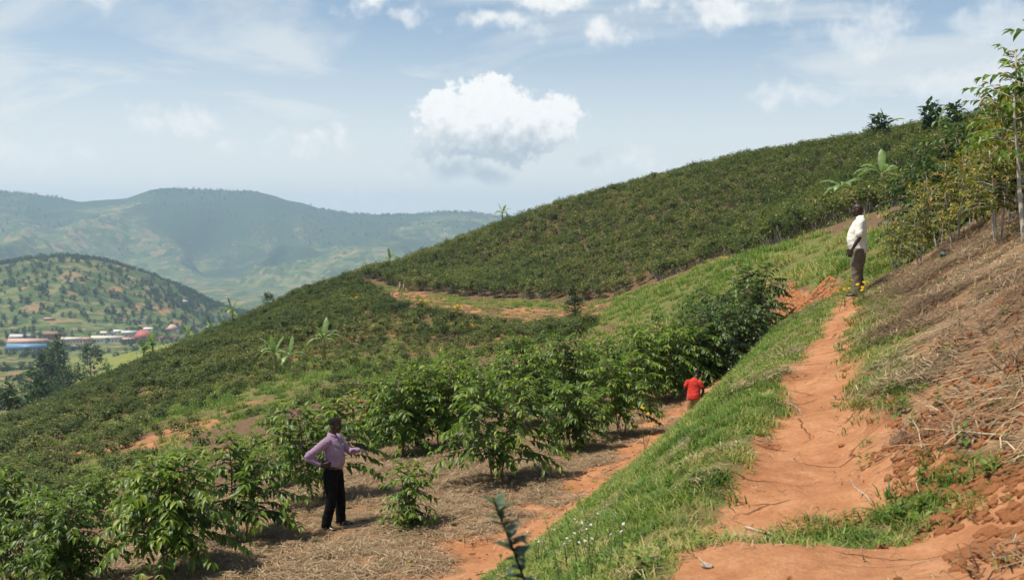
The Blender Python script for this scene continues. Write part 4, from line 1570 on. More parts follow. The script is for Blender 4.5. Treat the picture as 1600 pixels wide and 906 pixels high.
# ------------------------------------------------------------------ other trees
def tree_meshes(name, seed, shape='round', n=900, leaf=0.055, mat=None, base=0.18, rx=0.3, trunk_r=0.025, sparse=False):
    """a tree one metre high: trunk with limbs and a crown of leaf clumps"""
    r_ = np.random.default_rng(seed)
    nc = 42 if not sparse else 16
    u = r_.random(nc)
    a = r_.uniform(0, 6.28, nc)
    zc = base + (1 - base) * u
    if shape == 'cone':
        rad_ = rx * np.clip(1.15 * (1 - u) ** 0.75, 0.08, 1) * np.clip(u * 7 + 0.5, 0, 1)
    elif shape == 'column':
        rad_ = rx * np.clip(np.sin(np.clip(u, 0.03, 0.97) * math.pi), 0.15, 1) ** 0.4
    else:
        rad_ = rx * np.sqrt(np.clip(1 - (2 * u - 0.95) ** 2, 0.05, 1))
    rr = rad_ * r_.uniform(0.45, 1.0, nc)
    C = np.stack([np.cos(a) * rr, np.sin(a) * rr, zc], 1)
    ci = r_.integers(0, nc, n)
    o_ = norm(r_.standard_normal((n, 3))) * r_.uniform(0.1, 1, (n, 1)) ** 0.5
    P = C[ci] + o_ * np.array([0.085, 0.085, 0.07]) * (1.0 if not sparse else 1.2)
    d = o_ + np.stack([np.cos(a[ci]), np.sin(a[ci]), np.zeros(n)], 1) * 0.4
    L = leaf * r_.uniform(0.6, 1.3, n)
    T = np.clip(0.45 + 0.25 * r_.standard_normal(n), 0, 1)
    v, fs, tn = leaf_arrays(P, d, leaf_up(n, r_), L, L * 0.6, T, True)
    crown = mesh_np(name + '_crown', v, fs, {'tint': tn}, False, [mat or M_LEAF_TREE])
    wd = MB()
    wd.tube([(0, 0, -0.04), (0.01, 0, 0.3), (0, 0.01, 0.65), (0, 0, 0.93)], [trunk_r, trunk_r * 0.8, trunk_r * 0.5, trunk_r * 0.15], 7)
    for k in range(nc // 2):
        q = C[k]
        wd.tube([(0, 0, max(0.08, q[2] - 0.16)), (q[0] * 0.5, q[1] * 0.5, q[2] - 0.06), tuple(q)], [trunk_r * 0.4, trunk_r * 0.28, trunk_r * 0.12], 4, False)
    return crown, wd.mesh(name + '_wood', M_STEM)


T_CONE = [tree_meshes('cypress_%d' % k, 1000 + k, 'cone', 1500, 0.045, base=0.12, rx=0.24) for k in range(2)]
T_COL = [tree_meshes('column_%d' % k, 1010 + k, 'column', 1200, 0.05, base=0.12, rx=0.15) for k in range(2)]
T_ROUND = [tree_meshes('round_%d' % k, 1020 + k, 'round', 1300, 0.06, base=0.22, rx=0.40) for k in range(3)]
T_SLIM = [tree_meshes('slim_%d' % k, 1030 + k, 'round', 240, 0.15, base=0.42, rx=0.20, sparse=True, trunk_r=0.018) for k in range(3)]


def tree(kind, px, py, top, label, d=None, name='tree', group=None, sink=0.0, cat='tree', wide=1.0):
    p = hit(px, py, 60) if d is None else np.array([(px - 800) / F_PX * d, d, hz1((px - 800) / F_PX * d, d)])
    q = project(p[None])[1][0]
    h = (q - top) / F_PX * p[1]
    root = empty(name, (p[0], p[1], p[2] - sink), random.uniform(0, 6.28))
    root.scale = (h * wide, h * wide, h)
    c = obj('crown', kind[0], root)
    c['kind'] = 'stuff'
    obj('trunk', kind[1], root)
    tag(root, label, cat, group)
    return root


tree(T_CONE[0], 86, 580, 527, 'largest dark cypress tree in the valley before the town', d=430, name='cypress_tree', wide=0.85)
tree(T_CONE[1], 76, 578, 541, 'smaller dark cypress against the left of the largest one', d=424, name='cypress_tree', wide=0.8)
tree(T_COL[0], 58, 593, 554, 'slender cypress, left one of a close pair below the blue roof', d=380, name='cypress_tree')
tree(T_COL[1], 66, 593, 550, 'slender cypress, right one of a close pair below the blue roof', d=380, name='cypress_tree')
tree(T_ROUND[0], 136, 558, 539, 'lone round dark tree at the edge of the pasture', d=560, name='round_tree')
tree(T_ROUND[1], 92, 604, 576, 'flat-topped small tree below the largest cypress', d=330, name='small_tree')
tree(T_ROUND[2], 104, 595, 576, 'small round tree beside the flat-topped one', d=345, name='small_tree')
tree(T_ROUND[0], 48, 596, 577, 'small tree in the scrub left of the cypress pair', d=370, name='small_tree')
tree(T_CONE[1], 5, 642, 602, 'dark cone-shaped tree at the foot of the spur', d=170, name='cypress_tree', wide=1.3)
tree(T_ROUND[1], 50, 628, 602, 'dark round tree at the foot of the spur', d=180, name='round_tree')
tree(T_ROUND[2], 418, 487, 457, 'dark bushy tree on the skyline of the spur', d=171, name='bushy_tree', wide=0.95)
tree(T_ROUND[0], 556, 452, 426, 'dark tree at the gap between spur and plantation', d=196, name='bushy_tree', wide=0.8)
tree(T_COL[0], 898, 505, 463, 'grey-green columnar shrub beside the far footpath', d=103, name='columnar_shrub', cat='shrub', wide=2.3)
for i, (px, py, top, d, lab) in enumerate([(1447, 206, 163, 128, 'slim bare-stemmed tree on the skyline left of a dark banana plant'), (1486, 204, 163, 125, 'slim tree with a round head on the skyline right of a dark banana plant'), (1369, 214, 182, 142, 'small tree on the skyline beside the pale banana plant'), (1543, 195, 164, 118, 'slim tree rising over the dark thicket'),
                                   (1020, 288, 270, 192, 'small sapling on the plantation skyline near the drifting cloud'), (1212, 248, 232, 174, 'pair-headed sapling on the middle of the plantation skyline'), (1226, 246, 230, 173, 'thin sapling beside the pair-headed one on the skyline')]):
    tree(T_SLIM[i % 3], px, py, top, lab, d=d, name='slim_tree', wide=1.15)
# trees among the houses
for i, (px, py, top, k) in enumerate([(52, 534, 509, T_COL[0]), (38, 533, 514, T_COL[1]), (63, 533, 514, T_COL[1]), (113, 532, 516, T_CONE[0]), (97, 530, 512, T_ROUND[0]), (140, 527, 519, T_ROUND[1]), (172, 525, 513, T_ROUND[2]), (168, 538, 528, T_ROUND[0]), (190, 538, 529, T_ROUND[1]), (243, 526, 508, T_ROUND[2]), (252, 520, 506, T_ROUND[0]), (277, 520, 505, T_ROUND[1]), (285, 522, 503, T_CONE[1]), (262, 528, 515, T_ROUND[1]), (218, 520, 510, T_ROUND[0]), (74, 545, 532, T_ROUND[2]), (303, 514, 498, T_CONE[0]), (153, 527, 518, T_ROUND[2]), (120, 548, 538, T_ROUND[1]), (82, 524, 512, T_CONE[0])]):
    tree(k, px, py, top, 'dark tree growing between the houses of the valley town', name='town_tree', group='trees between the town houses')

# woodland and hedges of the valley, far too many to count
C_FARTREE = proto_collection('far_tree_source', [mesh_np('far_tree_%d' % k, *(lambda t: t)(leaf_arrays(*(lambda r_, n: (np.stack([r_.normal(0, 0.22, n), r_.normal(0, 0.22, n), r_.uniform(0.1, 1, n)], 1), norm(r_.standard_normal((n, 3))), leaf_up(n, r_), np.full(n, 0.34), np.full(n, 0.22), np.clip(r_.normal(0.45, 0.25, n), 0, 1)))(np.random.default_rng(1100 + k), 70), True))[:2], None, False, [M_LEAF_TREE]) for k in range(4)])


def polar_points(n, px0, px1, r0, r1, seed):
    r_ = np.random.default_rng(seed)
    a = np.arctan((r_.uniform(px0, px1, n) - 800) / F_PX)
    rr = np.sqrt(r_.uniform(r0 ** 2, r1 ** 2, n))
    return rr * np.sin(a), rr * np.cos(a), r_


x, y, r_ = polar_points(15000, -150, 640, 1650, 2700, 1120)
z = H(x, y)
px, py = project(np.stack([x, y, z], 1))
wgt = sstep(-0.12, 0.28, fbm(x / 150, y / 150, 4, 1121) + np.where(px < 70, 0.20, 0) + np.where((px > 95) & (px < 330), 0.16, 0) + np.where(z > -120, 0.0, -0.10))
k = r_.random(len(x)) < np.clip(wgt * 0.6, 0.16, 1)
x, y, z = x[k], y[k], z[k]
n = len(x)
print('hill woods', n)
scatter('hill_woodland', np.stack([x, y, z], 1), np.stack([np.zeros(n), np.zeros(n), r_.uniform(0, 6.28, n)], 1), r_.uniform(4, 9, n), C_FARTREE, 4, 'dark woodland and scattered trees on the rounded hill', 1122)
x, y, r_ = polar_points(7000, -120, 420, 230, 1600, 1130)
z = H(x, y)
px, py = project(np.stack([x, y, z], 1))
rr = np.hypot(x, y)
wgt = np.where(rr < 1050, sstep(-0.05, 0.3, fbm(x / 45, y / 45, 3, 1131)) * np.where(px > 110, 0.012, 0.85), 0.30 * sstep(0, 0.3, fbm(x / 60, y / 60, 3, 1132)))
k = r_.random(len(x)) < wgt
x, y, z, rr = x[k], y[k], z[k], rr[k]
n = len(x)
print('valley trees', n)
scatter('valley_scrub', np.stack([x, y, z], 1), np.stack([np.zeros(n), np.zeros(n), r_.uniform(0, 6.28, n)], 1), np.where(rr < 1050, r_.uniform(1.5, 4.0, n), r_.uniform(4, 7, n)), C_FARTREE, 4, 'green scrub and hedges on the valley floor before the town', 1133)


x, y, r_ = polar_points(5200, -120, 900, 5600, 6860, 1140)
z = H(x, y)
rr = np.hypot(x, y)
k = r_.random(len(x)) < np.where(rr > 6600, 0.9, 0.25) * sstep(-0.25, 0.25, fbm(x / 500, y / 500, 3, 1141))
x, y, z = x[k], y[k], z[k]
n = len(x)
scatter('mountain_woodland', np.stack([x, y, z - 1], 1), np.stack([np.zeros(n), np.zeros(n), r_.uniform(0, 6.28, n)], 1), r_.uniform(7, 14, n), C_FARTREE, 4, 'trees along the crest and upper slopes of the mountains', 1142)


# ------------------------------------------------------------------ town
def flat_mat(name, c, rough=0.7, spec=0.2, var=0.12, scale=1.5):
    return plain_mat(name, tuple(v * (1 - var) for v in c), tuple(min(1, v * (1 + var)) for v in c), scale, rough, spec)


M_WALL = {'pink': flat_mat('plaster_pink', (0.50, 0.33, 0.25)), 'brick': flat_mat('brick_wall', (0.34, 0.19, 0.12)), 'cream': flat_mat('plaster_cream', (0.55, 0.48, 0.37)), 'white': flat_mat('plaster_white', (0.72, 0.71, 0.67)), 'brown': flat_mat('mud_wall', (0.26, 0.16, 0.10))}
M_ROOF = {'blue': flat_mat('roof_blue', (0.13, 0.24, 0.38), 0.45, 0.4), 'grey': flat_mat('roof_sheet', (0.50, 0.49, 0.47), 0.5, 0.4), 'pink': flat_mat('roof_pink', (0.52, 0.33, 0.27)), 'red': flat_mat('roof_red', (0.42, 0.12, 0.10)), 'brown': flat_mat('roof_brown', (0.26, 0.15, 0.10)), 'cream': flat_mat('roof_cream', (0.58, 0.52, 0.43)), 'white': flat_mat('roof_white', (0.75, 0.75, 0.74))}
M_PANE = plain_mat('dark_pane', (0.02, 0.022, 0.025), (0.05, 0.05, 0.055), 1.0, 0.25, 0.5)
M_DOOR = plain_mat('door_wood', (0.10, 0.06, 0.04), (0.16, 0.10, 0.06), 3.0, 0.7)


def building(px0, px1, y_base, y_eave, y_ridge, wall, roof, label, depth=None, nwin=6, hip=False, door=True, rz=0.0):
    p = hit((px0 + px1) / 2, y_base, 300)
    s = p[1] / F_PX
    w = (px1 - px0) * s
    hw_ = max((y_base - y_eave) * s, 2.4)
    hr = max((y_eave - y_ridge) * s, 0.6) * 1.1
    dp = depth or max(7.0, min(w * 0.35, 14))
    root = empty('town_building', p, rz)
    mb = MB()
    mb.box((0, dp / 2, hw_ / 2 - 1.5), (w, dp, hw_ + 3.0))
    obj('wall', mb.mesh('wall', M_WALL[wall]), root)
    mr = MB()
    ov = 0.6
    x0, x1, y0, y1 = -w / 2 - ov, w / 2 + ov, -ov, dp + ov
    ri = (x1 - x0) * 0.32 if hip else 0.0
    z0 = hw_ + 0.05
    V = [(x0, y0, z0), (x1, y0, z0), (x1, y1, z0), (x0, y1, z0), (x0 + ri, dp / 2, z0 + hr), (x1 - ri, dp / 2, z0 + hr)]
    mr.add(V, [(0, 1, 5, 4), (2, 3, 4, 5), (1, 2, 5), (3, 0, 4), (3, 2, 1, 0)])
    rf = obj('roof', mr.mesh('roof', M_ROOF[roof]), root)
    mrd = MB()
    mrd.box((0, dp / 2, z0 + hr + 0.05), (x1 - x0 - 2 * ri, 0.35, 0.18))
    obj('ridge_cap', mrd.mesh('ridge_cap', M_ROOF[roof]), rf)
    wme = MB()
    wme.box((0, 0, 0), (1, 0.12, 1))
    wmesh = wme.mesh('window', M_PANE)
    slots = nwin + (1 if door else 0)
    for i in range(slots):
        x = -w / 2 + w * (i + 0.5) / slots
        if door and i == slots // 2:
            dm = MB()
            dm.box((x, -0.04, 1.05), (1.1, 0.12, 2.1))
            obj('door', dm.mesh('door', M_DOOR), root)
            continue
        obj('window', wmesh, root, loc=(x, -0.04, hw_ * 0.58), scale=(min(w / slots * 0.5, 2.4), 1, min(1.3, hw_ * 0.4)))
    tag(root, label, 'building', 'buildings of the valley town')
    return root


building(8, 68, 549, 545.5, 538, 'cream', 'blue', 'long low building with a bright blue roof', nwin=10, depth=12)
building(10, 70, 541, 536.5, 530, 'pink', 'pink', 'long pinkish building directly behind the blue roof', nwin=8, depth=12)
building(13, 50, 533, 528, 523, 'brown', 'grey', 'brown-walled shed with a pale grey sheet roof', nwin=5)
building(66, 99, 531, 524, 518.5, 'brick', 'brown', 'brick hall with a brown roof behind the cypress trees', nwin=7)
building(94, 129, 536.5, 531, 527.5, 'cream', 'cream', 'long cream building right of the large cypress', nwin=6)
building(129, 141, 537, 530, 528, 'pink', 'pink', 'small orange-pink house between two long pale buildings', nwin=2)
building(140, 190, 536, 530, 525.5, 'white', 'cream', 'longest pale building along the edge of the pasture', nwin=8)
building(190, 208, 536, 531, 528, 'pink', 'pink', 'low pink building joining the pale one to the red roof', nwin=3)
building(156, 178, 525.5, 521.5, 518, 'white', 'cream', 'pale house behind the longest building', nwin=3)
building(189, 212, 527, 521.5, 517, 'cream', 'grey', 'grey-roofed house left of the red pyramid roof', nwin=3)
building(205, 234, 534, 529, 517.5, 'pink', 'red', 'house with a steep red hipped roof', nwin=4, hip=True, depth=22)
building(224, 241, 521.5, 514.5, 512, 'white', 'white', 'white two-storey block with a dark window band', nwin=5, door=False)
building(258, 275, 520, 516, 508, 'cream', 'pink', 'house with a pinkish hipped roof under the trees', nwin=3, hip=True, depth=16)
building(244, 272, 530.5, 527.5, 525.5, 'white', 'red', 'low white building with a thin red roof edge', nwin=5)
building(108, 120, 546, 542.5, 540, 'white', 'white', 'small white hut in front of the cream building', nwin=1)
building(176, 190, 520.5, 518, 516, 'white', 'white', 'small white hut behind the pale house', nwin=1)
building(68, 82, 501, 498.5, 496.5, 'pink', 'pink', 'small pink farmhouse on the lower hillside', nwin=2)
building(216, 226, 503, 500.5, 499, 'white', 'blue', 'tiny farmhouse with a blue roof behind the town', nwin=1)
building(286, 293, 473, 471, 469.5, 'white', 'white', 'white farmhouse at the foot of the mountains', nwin=1)
building(352, 360, 468, 465.5, 464, 'pink', 'pink', 'pale pink farmhouse at the foot of the mountains', nwin=1)
for i in range(22):
    bx_ = 20 + 570 * random.random()
    by_ = 372 + 90 * random.random()
    if by_ > 400 and bx_ < 330 or by_ > 440:
        continue
    building(bx_, bx_ + random.uniform(2, 4.2), by_, by_ - 1.6, by_ - 2.8, random.choice(['cream', 'brown', 'pink']), random.choice(['grey', 'pink', 'brown']), 'tiny pale farmhouse scattered on the mountain slopes', nwin=1, door=False)

# ------------------------------------------------------------------ people
M_SKIN = plain_mat('dark_skin', (0.030, 0.016, 0.011), (0.050, 0.027, 0.018), 30, 0.48, 0.45)
M_HAIR = plain_mat('black_hair', (0.004, 0.004, 0.004), (0.012, 0.011, 0.010), 200, 0.9, 0.2, 0.8, 400)
M_EYE = plain_mat('eye_white', (0.30, 0.27, 0.24), (0.34, 0.31, 0.28), 10, 0.4, 0.3)
M_PUPIL = plain_mat('pupil', (0.005, 0.004, 0.004), (0.008, 0.006, 0.006), 10, 0.2, 0.5)


def cloth_mat(name, c, var=0.18):
    m, t, out = new_mat(name)
    tcn = t.new('ShaderNodeTexCoord')
    n = t.noise(tcn.outputs['Object'], 9, 4, 0.6)
    n2 = t.noise(tcn.outputs['Object'], 160, 2, 0.5)
    col_ = t.mix(t.mapr(n, 0.3, 0.7), tuple(v * (1 - var) for v in c) + (1,), tuple(v * (1 + var) for v in c) + (1,))
    h = t.math('ADD', t.math('MULTIPLY', n, 0.8), t.math('MULTIPLY', n2, 0.15))
    b = principled(t, col_, 0.85, 0.15, bump(t, h, 0.6, 0.02))
    b.inputs['Sheen Weight'].default_value = 0.15 if max(c) > 0.02 else 0.0
    t.l.new(b.outputs[0], out.inputs['Surface'])
    return m


M_PURPLE = cloth_mat('purple_cloth', (0.29, 0.19, 0.285))
M_BLACK = cloth_mat('black_cloth', (0.005, 0.005, 0.0055))
M_WHITE = cloth_mat('white_cloth', (0.78, 0.75, 0.68), 0.06)
M_KHAKI = cloth_mat('khaki_cloth', (0.15, 0.125, 0.085))
M_RED = cloth_mat('red_cloth', (0.52, 0.035, 0.025))
M_TAN = cloth_mat('tan_cloth', (0.34, 0.19, 0.085))
M_GREYC = cloth_mat('grey_cloth', (0.32, 0.31, 0.28))
M_LEATHER = plain_mat('black_leather', (0.010, 0.009, 0.008), (0.02, 0.018, 0.016), 30, 0.35, 0.5)
M_METAL = plain_mat('buckle_metal', (0.5, 0.48, 0.42), (0.6, 0.58, 0.5), 10, 0.3, 0.6)


def spline(pts, radii, k=5):
    pts = np.asarray(pts, float)
    rd = np.asarray([(r, r) if np.isscalar(r) else r for r in radii], float)
    q = np.concatenate([pts, rd], 1)
    P = np.concatenate([[2 * q[0] - q[1]], q, [2 * q[-1] - q[-2]]])
    out = []
    for i in range(1, len(P) - 2):
        for s in np.linspace(0, 1, k, endpoint=False):
            a, b, c, d = P[i - 1], P[i], P[i + 1], P[i + 2]
            out.append(0.5 * ((2 * b) + (c - a) * s + (2 * a - 5 * b + 4 * c - d) * s * s + (3 * b - a - 3 * c + d) * s ** 3))
    out.append(q[-1])
    out = np.array(out)
    out[:, 3:] = np.maximum(out[:, 3:], 0.002)
    return out[:, :3], out[:, 3:]


def limb(mb, pts, radii, sides=14, round_ends=True, k=5):
    p, r = spline(pts, radii, k)
    if round_ends:
        t0 = norm(p[0] - p[1])
        t1 = norm(p[-1] - p[-2])
        ra, rb = r[0].min(), r[-1].min()
        pre = [p[0] + t0 * ra * f for f in (0.9, 0.65, 0.3)]
        prr = [r[0] * f for f in (0.25, 0.7, 0.93)]
        post = [p[-1] + t1 * rb * f for f in (0.3, 0.65, 0.9)]
        por = [r[-1] * f for f in (0.93, 0.7, 0.25)]
        p = np.concatenate([pre, p, post])
        r = np.concatenate([prr, r, por])
    mb.tube(p, [tuple(v) for v in r], sides)


def ball(mb, c, r, n=10):
    """an ellipsoid with radii r"""
    r = np.asarray(r, float)
    th = np.linspace(0.12, math.pi - 0.12, n)
    V, F = [], []
    for i, a in enumerate(th):
        for k in range(12):
            b = 2 * math.pi * k / 12
            V.append(np.asarray(c) + r * np.array([math.sin(a) * math.cos(b), math.sin(a) * math.sin(b), math.cos(a)]))
    for i in range(n - 1):
        for k in range(12):
            F.append((i * 12 + k, (i + 1) * 12 + k, (i + 1) * 12 + (k + 1) % 12, i * 12 + (k + 1) % 12))
    F.append(tuple(range(12)))
    F.append(tuple((n - 1) * 12 + k for k in range(12))[::-1])
    mb.add(V, F)


def fuse(name, mb, voxel, mat, smooth=4, wrinkle=0.0, seed=0):
    """one continuous closed surface from overlapping pieces"""
    me = mb.mesh(name + '_raw', None)
    o = bpy.data.objects.new(name + '_tmp', me)
    COL.objects.link(o)
    bm = bmesh.new()
    bm.from_mesh(me)
    bmesh.ops.recalc_face_normals(bm, faces=bm.faces)
    bm.to_mesh(me)
    bm.free()
    rm = o.modifiers.new('remesh', 'REMESH')
    rm.mode = 'VOXEL'
    rm.voxel_size = voxel
    sm = o.modifiers.new('smooth', 'SMOOTH')
    sm.iterations = smooth
    sm.factor = 0.5
    dg = bpy.context.evaluated_depsgraph_get()
    ev = o.evaluated_get(dg)
    out = bpy.data.meshes.new_from_object(ev)
    out.name = name
    bpy.data.objects.remove(o)
    bpy.data.meshes.remove(me)
    n = len(out.vertices)
    if wrinkle > 0:
        co = np.empty(n * 3, np.float32)
        out.vertices.foreach_get('co', co)
        co = co.reshape(-1, 3)
        no = np.empty(n * 3, np.float32)
        out.vertices.foreach_get('normal', no)
        no = no.reshape(-1, 3)
        w = fbm(co[:, 0] * 9 + co[:, 2] * 7 + seed, co[:, 1] * 8 + co[:, 2] * 16, 3, seed + 5) + 0.6 * fbm(co[:, 2] * 22 + co[:, 0] * 12, co[:, 1] * 12 - co[:, 0] * 9, 2, seed + 9)
        co = co + no * (w * wrinkle)[:, None]
        out.vertices.foreach_set('co', co.ravel())
    out.polygons.foreach_set('use_smooth', np.ones(len(out.polygons), bool))
    out.materials.clear()
    out.materials.append(mat)
    out.update()
    return out


def rotm(yaw=0, pitch=0, roll=0):
    return np.array(Euler((roll, pitch, yaw), 'XYZ').to_matrix())


def hand(mb, wrist, d, nrm, thumb, s=1.0, curl=0.5):
    """palm and five bent fingers; d points to the fingertips, nrm out of the back of the hand, thumb to the thumb's side"""
    d = norm(d)
    thumb = norm(np.asarray(thumb, float) - d * np.dot(thumb, d))
    back = norm(np.cross(d, thumb))
    if np.dot(back, nrm) < 0:
        back = -back
    w = np.asarray(wrist, float)
    for q in np.linspace(-0.030, 0.030, 5):
        limb(mb, [w - d * 0.01 * s + thumb * q * 0.55 * s, w + d * 0.05 * s + thumb * q * s, w + d * 0.092 * s + thumb * q * s], [0.015 * s, 0.0145 * s, 0.011 * s], 8, True, 3)
    for i, (q, L) in enumerate(zip((0.031, 0.011, -0.010, -0.030), (0.072, 0.080, 0.074, 0.058))):
        b = w + d * 0.088 * s + thumb * q * s
        pts = [b]
        a = 0.0
        p = b.copy()
        for seg in (0.45, 0.32, 0.23):
            a += curl * (0.8 if seg > 0.4 else 1.0) + 0.05 * i
            p = p + (d * math.cos(a) - back * math.sin(a) + thumb * (1.2 - i) * 0.06) * L * seg * s
            pts.append(p.copy())
        limb(mb, pts, [0.0098 * s, 0.0092 * s, 0.0085 * s, 0.0072 * s], 7, True, 3)
    b = w + d * 0.030 * s + thumb * 0.026 * s
    limb(mb, [b, b + (d * 0.6 + thumb * 0.75 - back * 0.15) * 0.034 * s, b + (d * 1.0 + thumb * 0.75 - back * 0.35) * 0.056 * s, b + (d * 1.35 + thumb * 0.7 - back * 0.6) * 0.066 * s], [0.013 * s, 0.0115 * s, 0.010 * s, 0.008 * s], 7, True, 3)


HEAD = [(0.000, 0.050, 0.026, 0.026), (0.014, 0.046, 0.050, 0.042), (0.045, 0.036, 0.074, 0.058), (0.085, 0.026, 0.090, 0.067), (0.125, 0.018, 0.098, 0.074), (0.165, 0.014, 0.099, 0.077), (0.200, 0.010, 0.086, 0.068), (0.222, 0.008, 0.058, 0.047), (0.234, 0.006, 0.022, 0.018)]


def head_pieces(mb, origin, M, s=1.0):
    """head on its own axes: origin under the chin, x forward"""
    T = lambda q: np.asarray(origin) + M @ (np.asarray(q, float) * s)
    tmp = MB()
    pts = [(x, 0, z) for z, x, rx, ry in HEAD]
    tmp.tube(pts, [(ry, rx) for z, x, rx, ry in HEAD], 18)
    limb(tmp, [(0.108, 0, 0.132), (0.120, 0, 0.105), (0.132, 0, 0.088)], [0.010, 0.012, 0.016], 8)          # nose
    for sg in (-1, 1):
        ball(tmp, (0.120, sg * 0.012, 0.084), (0.010, 0.010, 0.008), 6)                                     # nostrils
        ball(tmp, (0.000, sg * 0.078, 0.108), (0.020, 0.010, 0.032), 8)                                     # ears
        limb(tmp, [(0.110, sg * 0.012, 0.142), (0.100, sg * 0.045, 0.144)], [0.010, 0.009], 7)               # brow
        ball(tmp, (0.080, sg * 0.042, 0.090), (0.028, 0.026, 0.026), 7)                                     # cheek
    limb(tmp, [(0.104, -0.022, 0.056), (0.117, 0, 0.060), (0.104, 0.022, 0.056)], [0.007, 0.0095, 0.007], 7)   # lips
    limb(tmp, [(0.102, -0.018, 0.043), (0.114, 0, 0.043), (0.102, 0.018, 0.043)], [0.007, 0.0095, 0.007], 7)
    ball(tmp, (0.075, 0, 0.012), (0.028, 0.028, 0.018), 7)                                                  # chin
    for v in tmp.v:
        v[:] = np.array([T(q) for q in v])
    off = mb.n
    for kk, fs in tmp.f.items():
        mb.f.setdefault(kk, []).extend([[i + off for i in f] for f in fs])
    mb.v += tmp.v
    mb.at += tmp.at
    mb.n += tmp.n
    return T


def hair_cap(T, name, lo=0.115, thick=0.009):
    mb = MB()
    rings = [(z, x, rx, ry) for z, x, rx, ry in HEAD if z >= lo - 0.02]
    V, F = [], []
    for (z, x, rx, ry) in rings:
        for k in range(24):
            a = 2 * math.pi * k / 24
            zz = z
            if math.cos(a) > 0.2:                       # forehead stays free
                zz = max(z, 0.165 + 0.02 * math.cos(a))
            else:
                zz = z if z > lo else z - 0.02
            f = np.interp(zz, [q[0] for q in HEAD], [q[2] for q in HEAD])
            g = np.interp(zz, [q[0] for q in HEAD], [q[3] for q in HEAD])
            V.append(T((x + math.cos(a) * (f + thick), math.sin(a) * (g + thick), zz + 0.004)))
    n = len(rings)
    for i in range(n - 1):
        for k in range(24):
            F.append((i * 24 + k, i * 24 + (k + 1) % 24, (i + 1) * 24 + (k + 1) % 24, (i + 1) * 24 + k))
    V.append(T((0.006, 0, 0.234 + thick)))
    for k in range(24):
        F.append(((n - 1) * 24 + k, (n - 1) * 24 + (k + 1) % 24, n * 24))
    mb.add(V, F)
    return mb.mesh(name, M_HAIR, True)


def add_eyes(root, T, s):
    for sg in (-1, 1):
        mb = MB()
        ball(mb, T((0.094, sg * 0.032, 0.122)), (0.013 * s,) * 3, 8)
        e = obj('eye', mb.mesh('eye', M_EYE, True), root)
        mb = MB()
        ball(mb, T((0.1045, sg * 0.0325, 0.122)), (0.0062 * s,) * 3, 6)
        obj('pupil', mb.mesh('pupil', M_PUPIL, True), e)


def shoe(mb, ankle, yaw, L=0.27, w=0.048, h=0.075):
    c, s_ = math.cos(yaw), math.sin(yaw)
    ax, ay, az_ = ankle
    f = lambda u, z: (ax + c * u, ay + s_ * u, z)
    zb = az_ - 0.075
    limb(mb, [f(-0.065, zb + 0.035), f(0.0, zb + 0.045), f(0.08, zb + 0.036), f(0.15, zb + 0.027), f(0.19, zb + 0.022)], [(w * 0.8, 0.033), (w * 0.85, 0.045), (w, 0.036), (w * 1.05, 0.027), (w * 0.75, 0.02)], 12)
    limb(mb, [f(0, zb + 0.04), f(-0.005, zb + h + 0.04)], [w * 0.85, w * 0.8], 10)


